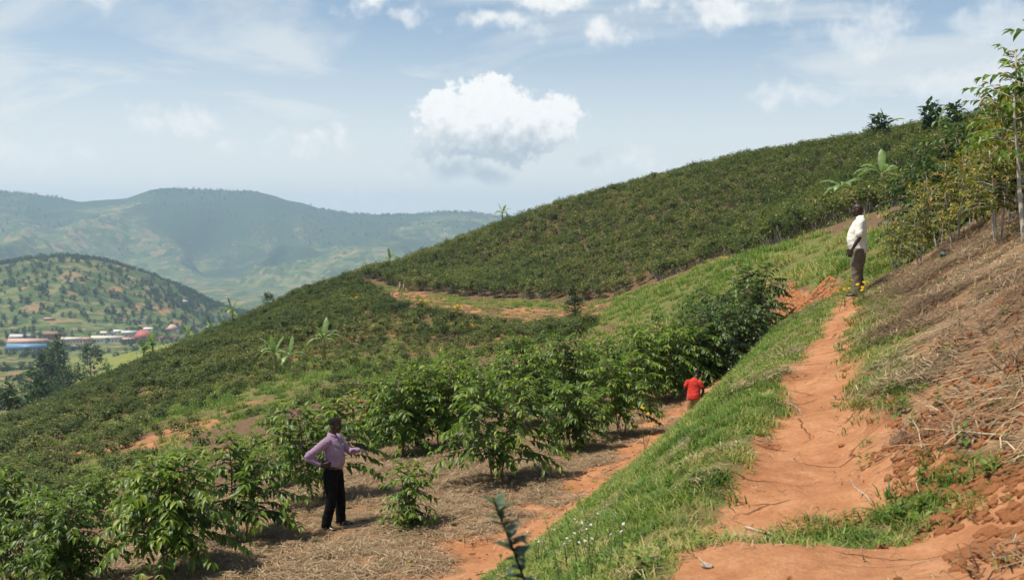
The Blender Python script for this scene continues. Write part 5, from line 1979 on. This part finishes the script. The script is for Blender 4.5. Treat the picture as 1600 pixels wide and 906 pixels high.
def person(pos, rz, label, sp):
    """sp: joints in metres on the person's own axes (x forward, y to the left)"""
    root = empty('person', pos, rz)
    J = {k: np.array(v, float) for k, v in sp['joints'].items()}
    g = sp.get('girth', 1.0)
    s = sp.get('head', 1.0)
    torso = sp['torso']                        # (z, x, rx, ry) from hip to neck
    lean = sp.get('lean', (0, 0))              # shift of the top of the torso
    z0, z1 = torso[0][0], torso[-1][0]
    tx = lambda z: ((z - z0) / (z1 - z0)) ** 1.2 if z > z0 else 0
    ring = lambda z, x: (x + lean[0] * tx(z), lean[1] * tx(z), z)
    # skin: one continuous body
    b = MB()
    limb(b, [ring(z, x) for z, x, rx, ry in torso], [(ry * 0.86, rx * 0.86) for z, x, rx, ry in torso], 18, True, 4)
    nb = np.array(ring(z1, torso[-1][1]))
    M = rotm(*sp['head_rot'])
    ho = J['head']
    limb(b, [nb - np.array([0, 0, 0.06]), (nb + ho) / 2 + np.array([-0.005, 0, 0.0]), ho + M @ np.array([0.0, 0, 0.06]) * s], [0.062 * s, 0.056 * s, 0.058 * s], 12)
    T = head_pieces(b, ho, M, s)
    for sd in ('r', 'l'):
        a, e, w = J[sd + '_sho'], J[sd + '_elb'], J[sd + '_wri']
        limb(b, [a, (a + e) / 2, e, e * 0.55 + w * 0.45, w], [0.047 * g * s, 0.044 * g * s, 0.036 * g * s, 0.035 * g * s, 0.024 * s], 12)
        hd = sp[sd + '_hand']
        hand(b, w + norm(w - e) * 0.01, hd['d'], hd['n'], hd['t'], s, hd['curl'])
        h, kn, an = J[sd + '_hip'], J[sd + '_kne'], J[sd + '_ank']
        limb(b, [h, h * 0.5 + kn * 0.5, kn, kn * 0.6 + an * 0.4, an], [0.075 * g * s, 0.068 * g * s, 0.05 * s, 0.05 * s, 0.032 * s], 12)
        limb(b, [an, an + np.array([0.08 * s, 0, -0.045 * s])], [0.03 * s, 0.022 * s], 8)
    obj('body', fuse('body', b, sp.get('voxel', 0.0075), M_SKIN, 2), root)
    add_eyes(root, T, s)
    if sp.get('hair'):
        obj('hair', hair_cap(T, 'hair'), root)
    # shirt
    m = MB()
    hem = sp['hem']
    top = [t for t in torso if t[0] >= hem]
    rows = [(hem, np.interp(hem, [t[0] for t in torso], [t[1] for t in torso]), np.interp(hem, [t[0] for t in torso], [t[2] for t in torso]), np.interp(hem, [t[0] for t in torso], [t[3] for t in torso]))] + [t for t in top if t[0] > hem + 0.01]
    fl = sp.get('flare', 0.0)
    lim = [ring(z, x) for z, x, rx, ry in rows]
    rad_ = [(ry + 0.008 + fl * max(0, 1 - (z - hem) / 0.25), rx + 0.008 + fl * max(0, 1 - (z - hem) / 0.25)) for z, x, rx, ry in rows]
    p_, r_2 = spline(lim, rad_, 4)
    m.tube(p_, [tuple(v) for v in r_2], 22)
    for sd in ('r', 'l'):
        a, e, w = J[sd + '_sho'], J[sd + '_elb'], J[sd + '_wri']
        inn = np.array(ring(a[2] - 0.03, 0)) * 0.35 + a * 0.65
        if sp['sleeve'] == 'long':
            limb(m, [inn, a, (a + e) / 2, e, e * 0.5 + w * 0.5, e * 0.10 + w * 0.90], [0.075 * s, 0.074 * g * s, 0.064 * g * s, 0.056 * g * s, 0.048 * g * s, 0.040 * s], 14)
        else:
            q = sp.get('sleeve_len', 0.75)
            limb(m, [inn, a, a * (1 - q * 0.5) + e * q * 0.5, a * (1 - q) + e * q], [0.075 * s, 0.075 * g * s, 0.070 * g * s, 0.070 * g * s], 14)
    obj('shirt', fuse('shirt', m, 0.010, sp['shirt_mat'], 3, sp.get('wrinkle', 0.006), sp.get('seed', 1)), root)
    # collar
    if sp.get('collar'):
        c = MB()
        ctr = np.array(ring(z1 - 0.005, torso[-1][1] + 0.004))
        V, F = [], []
        nn_ = 20
        for k in range(nn_):
            a = 0.45 + (2 * math.pi - 0.9) * k / (nn_ - 1)
            dirc = np.array([math.cos(a), math.sin(a), 0])
            dz_ = -0.03 * max(0, math.cos(a))
            V += [ctr + dirc * 0.066 + np.array([0, 0, 0.028 + dz_]), ctr + dirc * 0.086 + np.array([0, 0, -0.022 + dz_ * 1.5]), ctr + dirc * 0.074 + np.array([0, 0, -0.03 + dz_]), ctr + dirc * 0.060 + np.array([0, 0, 0.018 + dz_])]
        for k in range(nn_ - 1):
            for q in range(4):
                F.append((4 * k + q, 4 * k + (q + 1) % 4, 4 * k + 4 + (q + 1) % 4, 4 * k + 4 + q))
        F += [(0, 1, 2, 3), tuple(4 * (nn_ - 1) + q for q in (3, 2, 1, 0))]
        c.add(V, F)
        obj('collar', c.mesh('collar', sp['shirt_mat'], True), root)
    # trousers
    m = MB()
    hips = [t for t in torso if t[0] <= sp['waist'] + 0.001]
    limb(m, [ring(z, x) for z, x, rx, ry in hips], [(ry + 0.004, rx + 0.004) for z, x, rx, ry in hips], 20, True, 4)
    for sd in ('r', 'l'):
        h, kn, an = J[sd + '_hip'], J[sd + '_kne'], J[sd + '_ank']
        q = sp.get('cut', 1.0)
        en = kn * (1 - q) + an * q if q <= 1 else an
        w_ = sp.get('leg_w', 1.0)
        limb(m, [h + np.array([0, 0, 0.02]), h * 0.6 + kn * 0.4, kn, kn * 0.5 + en * 0.5, en + np.array([0, 0, 0.01])], [0.100 * g * s * w_, 0.096 * g * s * w_, 0.078 * s * w_, 0.074 * s * w_, 0.072 * s * w_], 14, True)
    obj('trousers', fuse('trousers', m, 0.010, sp['trouser_mat'], 3, sp.get('wrinkle', 0.006), sp.get('seed', 1) + 3), root)
    if sp.get('belt'):
        c = MB()
        zb = sp['waist']
        rx = np.interp(zb, [t[0] for t in torso], [t[2] for t in torso]) + 0.014
        ry = np.interp(zb, [t[0] for t in torso], [t[3] for t in torso]) + 0.014
        xb = np.interp(zb, [t[0] for t in torso], [t[1] for t in torso])
        c.tube([(xb, 0, zb - 0.022), (xb, 0, zb - 0.018), (xb, 0, zb + 0.014), (xb, 0, zb + 0.018)], [(ry - 0.004, rx - 0.004), (ry, rx), (ry, rx), (ry - 0.004, rx - 0.004)], 26)
        bo = obj('belt', c.mesh('belt', M_LEATHER, True), root)
        c = MB()
        c.box((xb + rx + 0.004, 0, zb), (0.010, 0.045, 0.036))
        obj('buckle', c.mesh('buckle', M_METAL), bo)
    # footwear
    for sd in ('r', 'l'):
        c = MB()
        shoe(c, J[sd + '_ank'], sp[sd + '_toe'], w=0.046 * s, h=sp.get('boot', 0.05))
        obj('shoe', fuse('shoe', c, 0.009, sp['shoe_mat'], 2), root)
    return root, ring, torso


def foot_drop(pos, rz, joints, keys=('r_ank', 'l_ank')):
    """let each ankle follow the slope under it"""
    c, s_ = math.cos(rz), math.sin(rz)
    for k in keys:
        j = joints[k]
        gx = pos[0] + c * j[0] - s_ * j[1]
        gy = pos[1] + s_ * j[0] + c * j[1]
        joints[k] = (j[0], j[1], j[2] + hz1(gx, gy) - pos[2])


TORSO_A = [(0.86, 0.0, 0.115, 0.150), (0.95, 0.0, 0.128, 0.168), (1.02, 0.018, 0.138, 0.172), (1.10, 0.040, 0.150, 0.176), (1.19, 0.040, 0.148, 0.178), (1.30, 0.018, 0.136, 0.190), (1.39, 0.0, 0.115, 0.196), (1.45, -0.012, 0.088, 0.165), (1.50, -0.012, 0.062, 0.085), (1.535, -0.006, 0.058, 0.062)]
# the man in the purple shirt on the terrace
pp = hit(521, 824, 8)
rzp = R(-16)
joints = dict(head=(0.028, 0.0, 1.555), r_sho=(-0.025, -0.185, 1.425), r_elb=(-0.285, -0.300, 1.20), r_wri=(-0.085, -0.245, 1.065), l_sho=(0.0, 0.185, 1.425), l_elb=(0.16, 0.275, 1.205), l_wri=(0.385, 0.20, 1.245),
              r_hip=(0.0, -0.092, 0.90), r_kne=(0.03, -0.115, 0.50), r_ank=(-0.065, -0.13, 0.085), l_hip=(0.0, 0.092, 0.90), l_kne=(0.065, 0.115, 0.50), l_ank=(0.07, 0.13, 0.085))
foot_drop(pp, rzp, joints)
person_a, ring_a, _ = person(pp, rzp, None, dict(joints=joints, torso=TORSO_A, lean=(0.0, 0.0), head_rot=(R(-4), R(4), 0), hair=True, girth=1.05,
    r_hand=dict(d=(0.85, 0.10, 0.18), n=(-0.2, -1, 0.1), t=(0.1, -0.1, 1), curl=0.25), l_hand=dict(d=(0.9, -0.12, -0.22), n=(0, 0.2, 1), t=(0, -1, 0.1), curl=0.22),
    hem=0.99, waist=1.02, sleeve='long', shirt_mat=M_PURPLE, trouser_mat=M_BLACK, shoe_mat=M_LEATHER, collar=True, belt=True, r_toe=R(-8), l_toe=R(10), leg_w=1.14, seed=3, wrinkle=0.007))
tag(person_a, 'person in a purple shirt and black trousers, one hand on hip, pointing at the bushes', 'person')
# buttons and a folded paper in the breast pocket
for zb in (1.08, 1.16, 1.24, 1.32, 1.40):
    c = MB()
    xb = np.interp(zb, [t[0] for t in TORSO_A], [t[1] + t[2] for t in TORSO_A]) + 0.012
    ball(c, (xb, -0.01, zb), (0.006, 0.008, 0.008), 6)
    obj('button', c.mesh('button', M_WHITE, True), person_a)
c = MB()
c.box((0.128, 0.085, 1.335), (0.016, 0.07, 0.06))
obj('pocket_paper', c.mesh('pocket_paper', M_WHITE), person_a)

# the man in the white polo shirt on the path
TORSO_B = [(0.80, 0.0, 0.125, 0.160), (0.89, 0.0, 0.140, 0.178), (0.97, 0.025, 0.158, 0.185), (1.06, 0.045, 0.168, 0.188), (1.16, 0.040, 0.162, 0.190), (1.27, 0.015, 0.145, 0.198), (1.36, -0.005, 0.120, 0.202), (1.42, -0.018, 0.092, 0.172), (1.465, -0.018, 0.066, 0.092), (1.50, -0.012, 0.060, 0.064)]
pw = np.array([(1342 - 800) / F_PX * 18.9, 18.9, 0.0])
pw[2] = hz1(pw[0], pw[1])
rzw = R(180 - 28)
joints = dict(head=(0.020, 0.0, 1.505), r_sho=(0.0, -0.190, 1.385), r_elb=(0.03, -0.255, 1.12), r_wri=(0.17, -0.185, 0.90), l_sho=(-0.03, 0.190, 1.385), l_elb=(-0.045, 0.265, 1.11), l_wri=(0.085, 0.275, 0.875),
              r_hip=(0.0, -0.092, 0.84), r_kne=(0.02, -0.11, 0.47), r_ank=(-0.01, -0.12, 0.085), l_hip=(0.0, 0.092, 0.84), l_kne=(0.04, 0.11, 0.47), l_ank=(0.0, 0.12, 0.085))
foot_drop(pw, rzw, joints)
person_b, ring_b, _ = person(pw, rzw, None, dict(joints=joints, torso=TORSO_B, head_rot=(R(-8), R(2), 0), hair=False, girth=1.05,
    r_hand=dict(d=(0.35, 0.1, -0.9), n=(0.4, -1, 0), t=(1, 0.2, 0.3), curl=0.5), l_hand=dict(d=(0.25, -0.02, -0.95), n=(-0.2, 1, 0), t=(1, 0, 0.2), curl=0.5),
    hem=0.82, waist=0.98, flare=0.012, sleeve='short', sleeve_len=0.80, shirt_mat=M_WHITE, trouser_mat=M_KHAKI, shoe_mat=M_LEATHER, collar=True, r_toe=0.1, l_toe=0.05, leg_w=1.18, seed=6, wrinkle=0.006, boot=0.16))
tag(person_b, 'person with shaved head in a white polo shirt standing on the footpath', 'person')

# the child in the red shirt
TORSO_C = [(0.52, 0.0, 0.085, 0.115), (0.60, 0.0, 0.095, 0.125), (0.68, 0.012, 0.095, 0.125), (0.78, 0.012, 0.092, 0.128), (0.87, 0.0, 0.085, 0.132), (0.93, -0.008, 0.066, 0.112), (0.965, -0.008, 0.046, 0.060), (0.99, -0.004, 0.042, 0.044)]
pc = np.array([(1086 - 800) / F_PX * 22.6, 22.6, 0.0])
pc[2] = hz1(pc[0], pc[1])
rzc = R(74)
joints = dict(head=(0.165, -0.05, 0.985), r_sho=(0.075, -0.135, 0.90), r_elb=(0.07, -0.205, 0.73), r_wri=(0.17, -0.165, 0.60), l_sho=(0.075, 0.125, 0.90), l_elb=(0.05, 0.195, 0.73), l_wri=(0.17, 0.17, 0.63),
              r_hip=(0.0, -0.062, 0.55), r_kne=(0.07, -0.07, 0.32), r_ank=(0.03, -0.075, 0.075), l_hip=(0.0, 0.062, 0.55), l_kne=(-0.01, 0.07, 0.31), l_ank=(-0.13, 0.075, 0.08))
foot_drop(pc, rzc, joints)
person_c, _, _ = person(pc, rzc, None, dict(joints=joints, torso=TORSO_C, lean=(0.11, -0.01), head_rot=(R(-25), R(28), 0), hair=True, girth=0.95, head=0.84,
    r_hand=dict(d=(0.8, 0.1, -0.5), n=(0.2, -1, 0.1), t=(0.3, 0.1, 1), curl=0.5), l_hand=dict(d=(0.8, -0.1, -0.4), n=(0.2, 1, 0.1), t=(0.3, 0, 1), curl=0.5),
    hem=0.54, waist=0.66, flare=0.018, sleeve='short', sleeve_len=0.50, shirt_mat=M_RED, trouser_mat=M_TAN, shoe_mat=M_GREYC, cut=0.35, r_toe=0.0, l_toe=0.1, leg_w=1.0, seed=9, wrinkle=0.006, boot=0.14))
person_c.scale = (1.06, 1.06, 1.06)
tag(person_c, 'child in a red T-shirt and tan shorts walking away between bank and bushes', 'person')


# ------------------------------------------------------------------ small plants of the foreground
M_YELLOW = leaf_mat('yellow_petal', [(0.0, (0.60, 0.30, 0.01)), (1.0, (0.85, 0.55, 0.02))], 0.6, 0.2, 0.3, (0.8, 0.5, 0.02))
M_PETAL_W = leaf_mat('white_petal', [(0.0, (0.60, 0.60, 0.56)), (1.0, (0.85, 0.85, 0.82))], 0.6, 0.2, 0.25, (0.8, 0.8, 0.75))
M_WEEDLEAF = leaf_mat('weed_leaf', [(0.0, (0.03, 0.075, 0.015)), (0.5, (0.085, 0.17, 0.03)), (1.0, (0.20, 0.32, 0.06))], 0.5, 0.3, 0.3)
M_DARKWEED = leaf_mat('dark_weed_leaf', [(0.0, (0.016, 0.038, 0.022)), (0.5, (0.035, 0.070, 0.038)), (1.0, (0.09, 0.14, 0.08))], 0.5, 0.35, 0.2)
M_WSTEM = plain_mat('weed_stem', (0.05, 0.07, 0.025), (0.10, 0.12, 0.04), 20, 0.7)
M_DSTEM = plain_mat('dark_weed_stem', (0.018, 0.014, 0.012), (0.035, 0.028, 0.02), 20, 0.8)
M_CENTRE = plain_mat('flower_centre', (0.30, 0.12, 0.01), (0.45, 0.22, 0.02), 60, 0.8)
M_STICK = plain_mat('dry_stick', (0.28, 0.20, 0.13), (0.48, 0.38, 0.26), 12, 0.85)
M_STONE = plain_mat('pale_stone', (0.34, 0.29, 0.23), (0.48, 0.43, 0.36), 14, 0.9, 0.2, 0.5)
M_DARKOBJ = plain_mat('black_sheet', (0.010, 0.012, 0.012), (0.022, 0.024, 0.024), 10, 0.5, 0.4)


def one_leaf(name, mat, tint):
    v, fs, tn = leaf_arrays(np.zeros((1, 3)), np.array([[1.0, 0, 0]]), np.array([[0, 0, 1.0]]), np.array([1.0]), np.array([1.0]), np.array([tint]))
    return mesh_np(name, v, fs, {'tint': tn}, False, [mat])


L_WEED = [one_leaf('weed_leaf', M_WEEDLEAF, q) for q in (0.25, 0.5, 0.8)]
L_DARK = [one_leaf('dark_leaf', M_DARKWEED, q) for q in (0.2, 0.5, 0.85)]


def leaf_obj(root, me, p, d, l, w, up=(0, 0, 1), name='leaf'):
    fr = frames(np.asarray([d], float), np.asarray([up], float))[0]
    o = bpy.data.objects.new(name, me)
    COL.objects.link(o)
    o.parent = root
    o.matrix_basis = Matrix([[fr[i, 0] * l, fr[i, 1] * w, fr[i, 2] * l, p[i]] for i in range(3)] + [[0, 0, 0, 1]])
    return o


def leafy_stalk(pos, top, label, leaf_l, n, mats, stem_mat, seed, r0=0.004, whorl=2, name='weed_plant', group=None, curve=0.03):
    """an upright weed: one stalk with pairs of leaves, denser at its tip"""
    r_ = np.random.default_rng(seed)
    root = empty(name, pos)
    t = np.asarray(top, float) - np.asarray(pos, float)
    k = 8
    u = np.linspace(0, 1, k)
    L = np.linalg.norm(t)
    st = u[:, None] * t + np.sin(u * math.pi)[:, None] * np.array([curve, 0.2 * curve, 0]) * L * 3
    mb = MB()
    mb.tube(np.concatenate([[st[0] - t * 0.05], st]), list(np.linspace(r0, r0 * 0.35, k + 1)), 6)
    obj('stem', mb.mesh('stem', stem_mat, True), root)
    for i in range(n):
        f = 0.18 + 0.82 * (i / (n - 1)) ** 0.8
        p = np.array([np.interp(f, u, st[:, q]) for q in range(3)])
        a = i * 1.57 + r_.uniform(-0.5, 0.5)
        for w in range(whorl):
            if r_.random() < 0.15:
                continue
            aa = a + w * 2 * math.pi / whorl + r_.uniform(-0.35, 0.35)
            up = 0.25 + 0.9 * max(0, f - 0.75) * 3
            d = np.array([math.cos(aa), math.sin(aa), up + r_.uniform(-0.5, 0.1)])
            l = leaf_l * (1.05 - 0.45 * f) * r_.uniform(0.55, 1.2)
            leaf_obj(root, mats[int(r_.integers(0, len(mats)))], p, d, l, l * 0.45)
    tag(root, label, 'weed', group)
    return root


# the dark weed leaning in close to the lens
base = np.array([0.16, 2.55, 0])
base[2] = hz1(base[0], base[1])
leafy_stalk(base, at(772, 782, 2.45), 'dark drooping weed with small pointed leaves in front of the terrace', 0.085, 36, L_DARK, M_DSTEM, 1201, 0.0075, 3, 'drooping_weed', curve=0.015)
for i, (px, py, top, d, lab) in enumerate([(851, 880, 808, 4.6, 'pale green upright weed beside the dark drooping one'), (884, 862, 806, 5.2, 'slim upright weed with dark leaves at the grass edge'), (905, 850, 778, 5.6, 'tall thin weed stalk above the grass edge'), (782, 915, 872, 4.2, 'short weed with round tip left of the dark drooping one')]):
    b_ = at(px + 6, py + 40, d)
    b_[2] = hz1(b_[0], b_[1])
    leafy_stalk(b_, at(px, top, d), lab, 0.05, 16, L_WEED, M_WSTEM, 1210 + i, 0.0035, 2, 'upright_weed')
for i, (px, py) in enumerate([(1420, 668), (1405, 650), (1460, 640), (1548, 555), (1500, 700)]):
    b_ = hit(px, py, 3)
    leafy_stalk(b_, b_ + np.array([0.02, 0, 0.10 + 0.03 * (i % 3)]), 'little broad-leaved seedling on the bank of dead stalks', 0.10, 5, L_WEED, M_WSTEM, 1230 + i, 0.003, 2, 'seedling', 'seedlings on the right bank')


def flower_head(name, mat, r, petals, seed):
    r_ = np.random.default_rng(seed)
    a = np.arange(petals) * 2 * math.pi / petals
    d = np.stack([np.cos(a), np.sin(a), r_.uniform(0.05, 0.35, petals)], 1)
    v, fs, tn = leaf_arrays(d * r * 0.12, d, np.tile([0, 0, 1.0], (petals, 1)), np.full(petals, r), np.full(petals, r * 0.62), r_.uniform(0.3, 1, petals))
    return mesh_np(name, v, fs, {'tint': tn}, False, [mat])


FH_Y = flower_head('yellow_petals', M_YELLOW, 0.042, 8, 1240)
FH_W = flower_head('white_petals', M_PETAL_W, 0.013, 7, 1241)
mb = MB()
ball(mb, (0, 0, 0.004), (0.012, 0.012, 0.008), 6)
FH_C = mb.mesh('flower_centre', M_CENTRE, True)


def flower_plant(pos, heads, label, me, sc, name, group=None, leaf=0.07, seed=0, lm=None):
    r_ = np.random.default_rng(1250 + seed)
    root = empty(name, pos)
    pos = np.asarray(pos, float)
    mb = MB()
    hs = []
    for h in heads:
        t = np.asarray(h, float) - pos
        pts = [(0, 0, -0.02), tuple(t * 0.5 + np.array([r_.uniform(-0.03, 0.03), 0, 0.04 * np.linalg.norm(t)])), tuple(t)]
        mb.tube(pts, [0.004 * sc, 0.003 * sc, 0.002 * sc], 5)
        hs.append(t)
    obj('stem', mb.mesh('stem', M_WSTEM, True), root)
    for t in hs:
        f = obj('flower', me, root, loc=tuple(t), rot=(r_.uniform(0.3, 0.8), r_.uniform(-0.4, 0.4), r_.uniform(0, 6.28)), scale=sc)
        obj('centre', FH_C, f, scale=0.9 if me is FH_Y else 0.3)
        for q in range(2):
            a = r_.uniform(0, 6.28)
            leaf_obj(root, L_WEED[q], t * r_.uniform(0.2, 0.7), (math.cos(a), math.sin(a), 0.3), leaf, leaf * 0.35)
    tag(root, label, 'flower', group)
    return root


# yellow flowers on the terrace before the child
b_ = at(1008, 690, 19.4)
b_[2] = hz1(b_[0], b_[1])
flower_plant(b_, [at(px, py, 19.4) for px, py in ((1004, 637), (1012, 646), (1001, 652), (1023, 660), (1015, 682))], 'tall stalk of five yellow flowers on the terrace near the child', FH_Y, 1.0, 'yellow_flower', seed=1)
b_ = at(1068, 668, 17.5)
b_[2] = hz1(b_[0], b_[1])
flower_plant(b_, [b_ + np.array([0.02, 0, 0.25])], 'single yellow flower at the foot of the grass bank', FH_Y, 0.8, 'yellow_flower', seed=2)
b_ = at(1268, 512, 20.5)
b_[2] = hz1(b_[0], b_[1])
flower_plant(b_, [at(px, py, 20.5) for px, py in ((1269, 505), (1272, 511), (1265, 514))], 'little group of yellow flowers at the crest before the ploughed soil', FH_Y, 0.8, 'yellow_flower', seed=3)
for i, (cx, cy, n, d) in enumerate([(1320, 447, 4, 17.6), (1334, 440, 4, 17.4), (1348, 446, 4, 17.3), (1312, 455, 3, 17.0), (1340, 454, 3, 16.8)]):
    b_ = at(cx, 474, d)
    b_[2] = hz1(b_[0], b_[1])
    r_ = np.random.default_rng(1260 + i)
    flower_plant(b_, [at(cx + r_.uniform(-9, 9), cy + r_.uniform(-8, 8), d + r_.uniform(-0.2, 0.2)) for q in range(n)], 'clump of yellow flowers hiding the feet of the man in white', FH_Y, 0.72, 'yellow_flower', 'yellow flowers at the feet of the man in white', 0.12, 10 + i)
for i in range(24):
    r_ = np.random.default_rng(1280 + i)
    px, py = [(800 + 170 * r_.random(), 846 + 58 * r_.random()), (1080 + 150 * r_.random(), 560 + 60 * r_.random())][i % 5 == 4]
    b_ = hit(px, py + 10, 3)
    flower_plant(b_, [b_ + np.array([r_.uniform(-0.05, 0.05), r_.uniform(-0.04, 0.04), 0.20 + 0.08 * r_.random()]) for q in range(r_.integers(1, 4))], 'tiny white flower in the grass of the bank', FH_W, 0.6 + 0.015 * b_[1], 'white_flower', 'white flowers in the bank grass', 0.05, 30 + i)
# yellow weeds on the far flat
for i, (px, py) in enumerate([(748, 522), (563, 468), (735, 520), (556, 474), (660, 478), (715, 487)]):
    b_ = hit(px, py + 3, 40)
    r_ = np.random.default_rng(1320 + i)
    flower_plant(b_, [b_ + np.array([r_.normal(0, 0.4), r_.normal(0, 0.3), r_.uniform(0.7, 1.2)]) for q in range(12)], 'bush with yellow blossom on the flat below the plantation', FH_Y, 3.2, 'yellow_bush', 'yellow bushes near the far footpath', 0.4, 60 + i)


# ------------------------------------------------------------------ sticks, stones, clods
def stick(p0, p1, r, label, group=None):
    p0, p1 = np.asarray(p0, float), np.asarray(p1, float)
    root_p = p0
    mb = MB()
    t = p1 - p0
    side = norm(np.cross(t, [0, 0, 1])) * np.linalg.norm(t) * 0.03
    mb.tube([(0, 0, 0), tuple(t * 0.35 + side), tuple(t * 0.7 - side * 0.6), tuple(t)], [r, r * 1.05, r * 0.85, r * 0.5], 6)
    mb.tube([tuple(t * 0.6 - side * 0.3), tuple(t * 0.72 + side * 2.2 + np.array([0, 0, r]))], [r * 0.6, r * 0.3], 5)
    o = obj('dry_stick', mb.mesh('dry_stick', M_STICK, True), None, root_p)
    tag(o, label, 'stick', group)
    return o


def on_ground(px, py, dz=0.012):
    p = hit(px, py, 3)
    return p + np.array([0, 0, dz])


stick(on_ground(1330, 752), on_ground(1362, 790), 0.008, 'pale dry stick lying at the right edge of the footpath')
stick(on_ground(1165, 826), on_ground(1222, 842), 0.009, 'dry stick lying along the grass strip across the path')
stick(on_ground(1500, 676), on_ground(1598, 692, 0.03), 0.008, 'long straw-coloured stalk across the bank of dead stalks')
stick(on_ground(1470, 606, 0.03), on_ground(1530, 588, 0.03), 0.007, 'pale stalk lying across the middle of the dead stalks')
stick(on_ground(1232, 622), on_ground(1252, 650), 0.006, 'thin twig lying on the narrow part of the footpath')


def rock_mesh(name, seed, mat, flat=0.7, sub=2):
    bm = bmesh.new()
    bmesh.ops.create_icosphere(bm, subdivisions=sub, radius=1.0)
    r_ = np.random.default_rng(seed)
    co = np.array([v.co for v in bm.verts])
    n = fbm(co[:, 0] * 1.3 + seed, co[:, 1] * 1.3 + co[:, 2] * 1.7, 3, seed)
    ax = r_.uniform(0.7, 1.2, 3) * np.array([1, 1, flat])
    for v, k in zip(bm.verts, n):
        v.co = Vector(np.array(v.co) * (1 + 0.5 * k) * ax)
    me = bpy.data.meshes.new(name)
    bm.to_mesh(me)
    bm.free()
    me.materials.append(mat)
    return me


ST = rock_mesh('pale_stone', 1401, M_STONE)
for (px, py, r, lab) in [(1424, 608, 0.035, 'pale whitish stone among the dead stalks on the bank'), (1105, 886, 0.032, 'flat pale stone in the grass at the near path edge')]:
    o = obj('stone', ST, None, on_ground(px, py, 0.01), (0, 0, px), (r, r * 0.8, r * 0.8))
    tag(o, lab, 'stone')
# dark bundle under the yellow trees
o = obj('dark_bundle', rock_mesh('dark_bundle', 1403, M_DARKOBJ, 0.8, 3), None, on_ground(1479, 402, 0.06), (0, 0, 0.5), (0.15, 0.11, 0.11))
tag(o, 'dark crumpled bundle lying under the yellow trees', 'bundle')
# two pale posts at the far end of the footpath
for i, px in enumerate((625, 631)):
    b_ = hit(px, 453 + i, 100)
    mb = MB()
    mb.tube([(0, 0, -0.2), (0.01, 0, 0.5), (0.03, 0, 1.25 - 0.15 * i)], [0.16, 0.155, 0.14], 9)
    mb.tube([(0.03, 0, 1.22 - 0.15 * i), (0.03, 0, 1.30 - 0.15 * i)], [0.19, 0.17], 9)
    o = obj('wooden_post', mb.mesh('wooden_post', M_STICK), None, b_)
    tag(o, 'short pale post at the far end of the footpath', 'post', 'pair of pale posts by the far footpath')
C_CLOD = proto_collection('clod_source', [rock_mesh('clod_%d' % k, 1410 + k, M_CLOD, 0.75, 1) for k in range(4)])


def w_clod(x, y):
    t = (x - path_x(y)) * 0.94
    m = np.where((t > path_hw(y) + 0.1) & (y < 8), sstep(-0.4, 0.2, fbm(x / 0.5, y / 0.5, 3, 96)) * (1 - sstep(6.0, 9.0, y)) + 0.08, 0.06 * (t > 0.2))
    m = np.where((t < -3.3) & (t > -6) & (y < 32), 0.10, m)
    return m


x, y = weighted(34000, -3, 11, 3, 26, 97, w_clod)
scatter_on('soil_clods', x, y, C_CLOD, 4, 0.010, 0.045, 'crumbled clods of red soil on the bank', 98, 1.0, 0.004)
x, y = weighted(14000, 8, 18, 32, 48, 99, lambda x, y: in_poly(x, y, P_SOIL_FAR[0]) * 0.9)
scatter_on('ploughed_clods', x, y, C_CLOD, 4, 0.03, 0.12, 'ploughed red clods beyond the footpath', 100, 1.0, 0.0)
x, y = weighted(9000, 1.6, 4.6, 3.2, 7.0, 103, lambda x, y: ((x - path_x(y)) * 0.94 > path_hw(y) + 0.08 + 0.2 * fbm(x / 0.3, y / 0.3, 2, 105)) * np.clip(0.5 + 1.2 * fbm(x / 0.35, y / 0.35, 3, 104), 0, 1))
scatter_on('crumbled_soil', x, y, C_CLOD, 4, 0.008, 0.040, 'dark red crumbled soil at the foot of the right bank', 106, 1.0, 0.0)
# fallen coffee leaves on the mulch
C_FALLEN = proto_collection('fallen_leaf_source', [one_leaf('fallen_%d' % k, M_LEAF_YEL, q) for k, q in enumerate((0.35, 0.6, 0.75))])
x, y = weighted(900, -9, 8, 12, 30, 101, lambda x, y: np.where((x - path_x(y)) * 0.94 < -4, masks_at(x, y)[1], 0) * 0.6)
scatter_on('fallen_leaves', x, y, C_FALLEN, 3, 0.08, 0.15, 'fallen yellow leaves on the straw mulch', 102, 1.0, 0.03)


# ------------------------------------------------------------------ air
def haze_box():
    mb = MB()
    lo, hi = -420.0, 285.0
    mb.box((0, 0, (lo + hi) / 2), (20400, 20400, hi - lo))
    m, t, out = new_mat('haze_air')
    v = t.new('ShaderNodeVolumePrincipled')
    v.inputs['Color'].default_value = (0.56, 0.76, 1.0, 1)
    v.inputs['Density'].default_value = 1.2e-4
    v.inputs['Anisotropy'].default_value = 0.2
    t.l.new(v.outputs[0], out.inputs['Volume'])
    o = obj('haze', mb.mesh('haze', m))
    o['kind'] = 'stuff'
    o['label'] = 'thin pale haze filling the valley air'
    return o


haze_box()
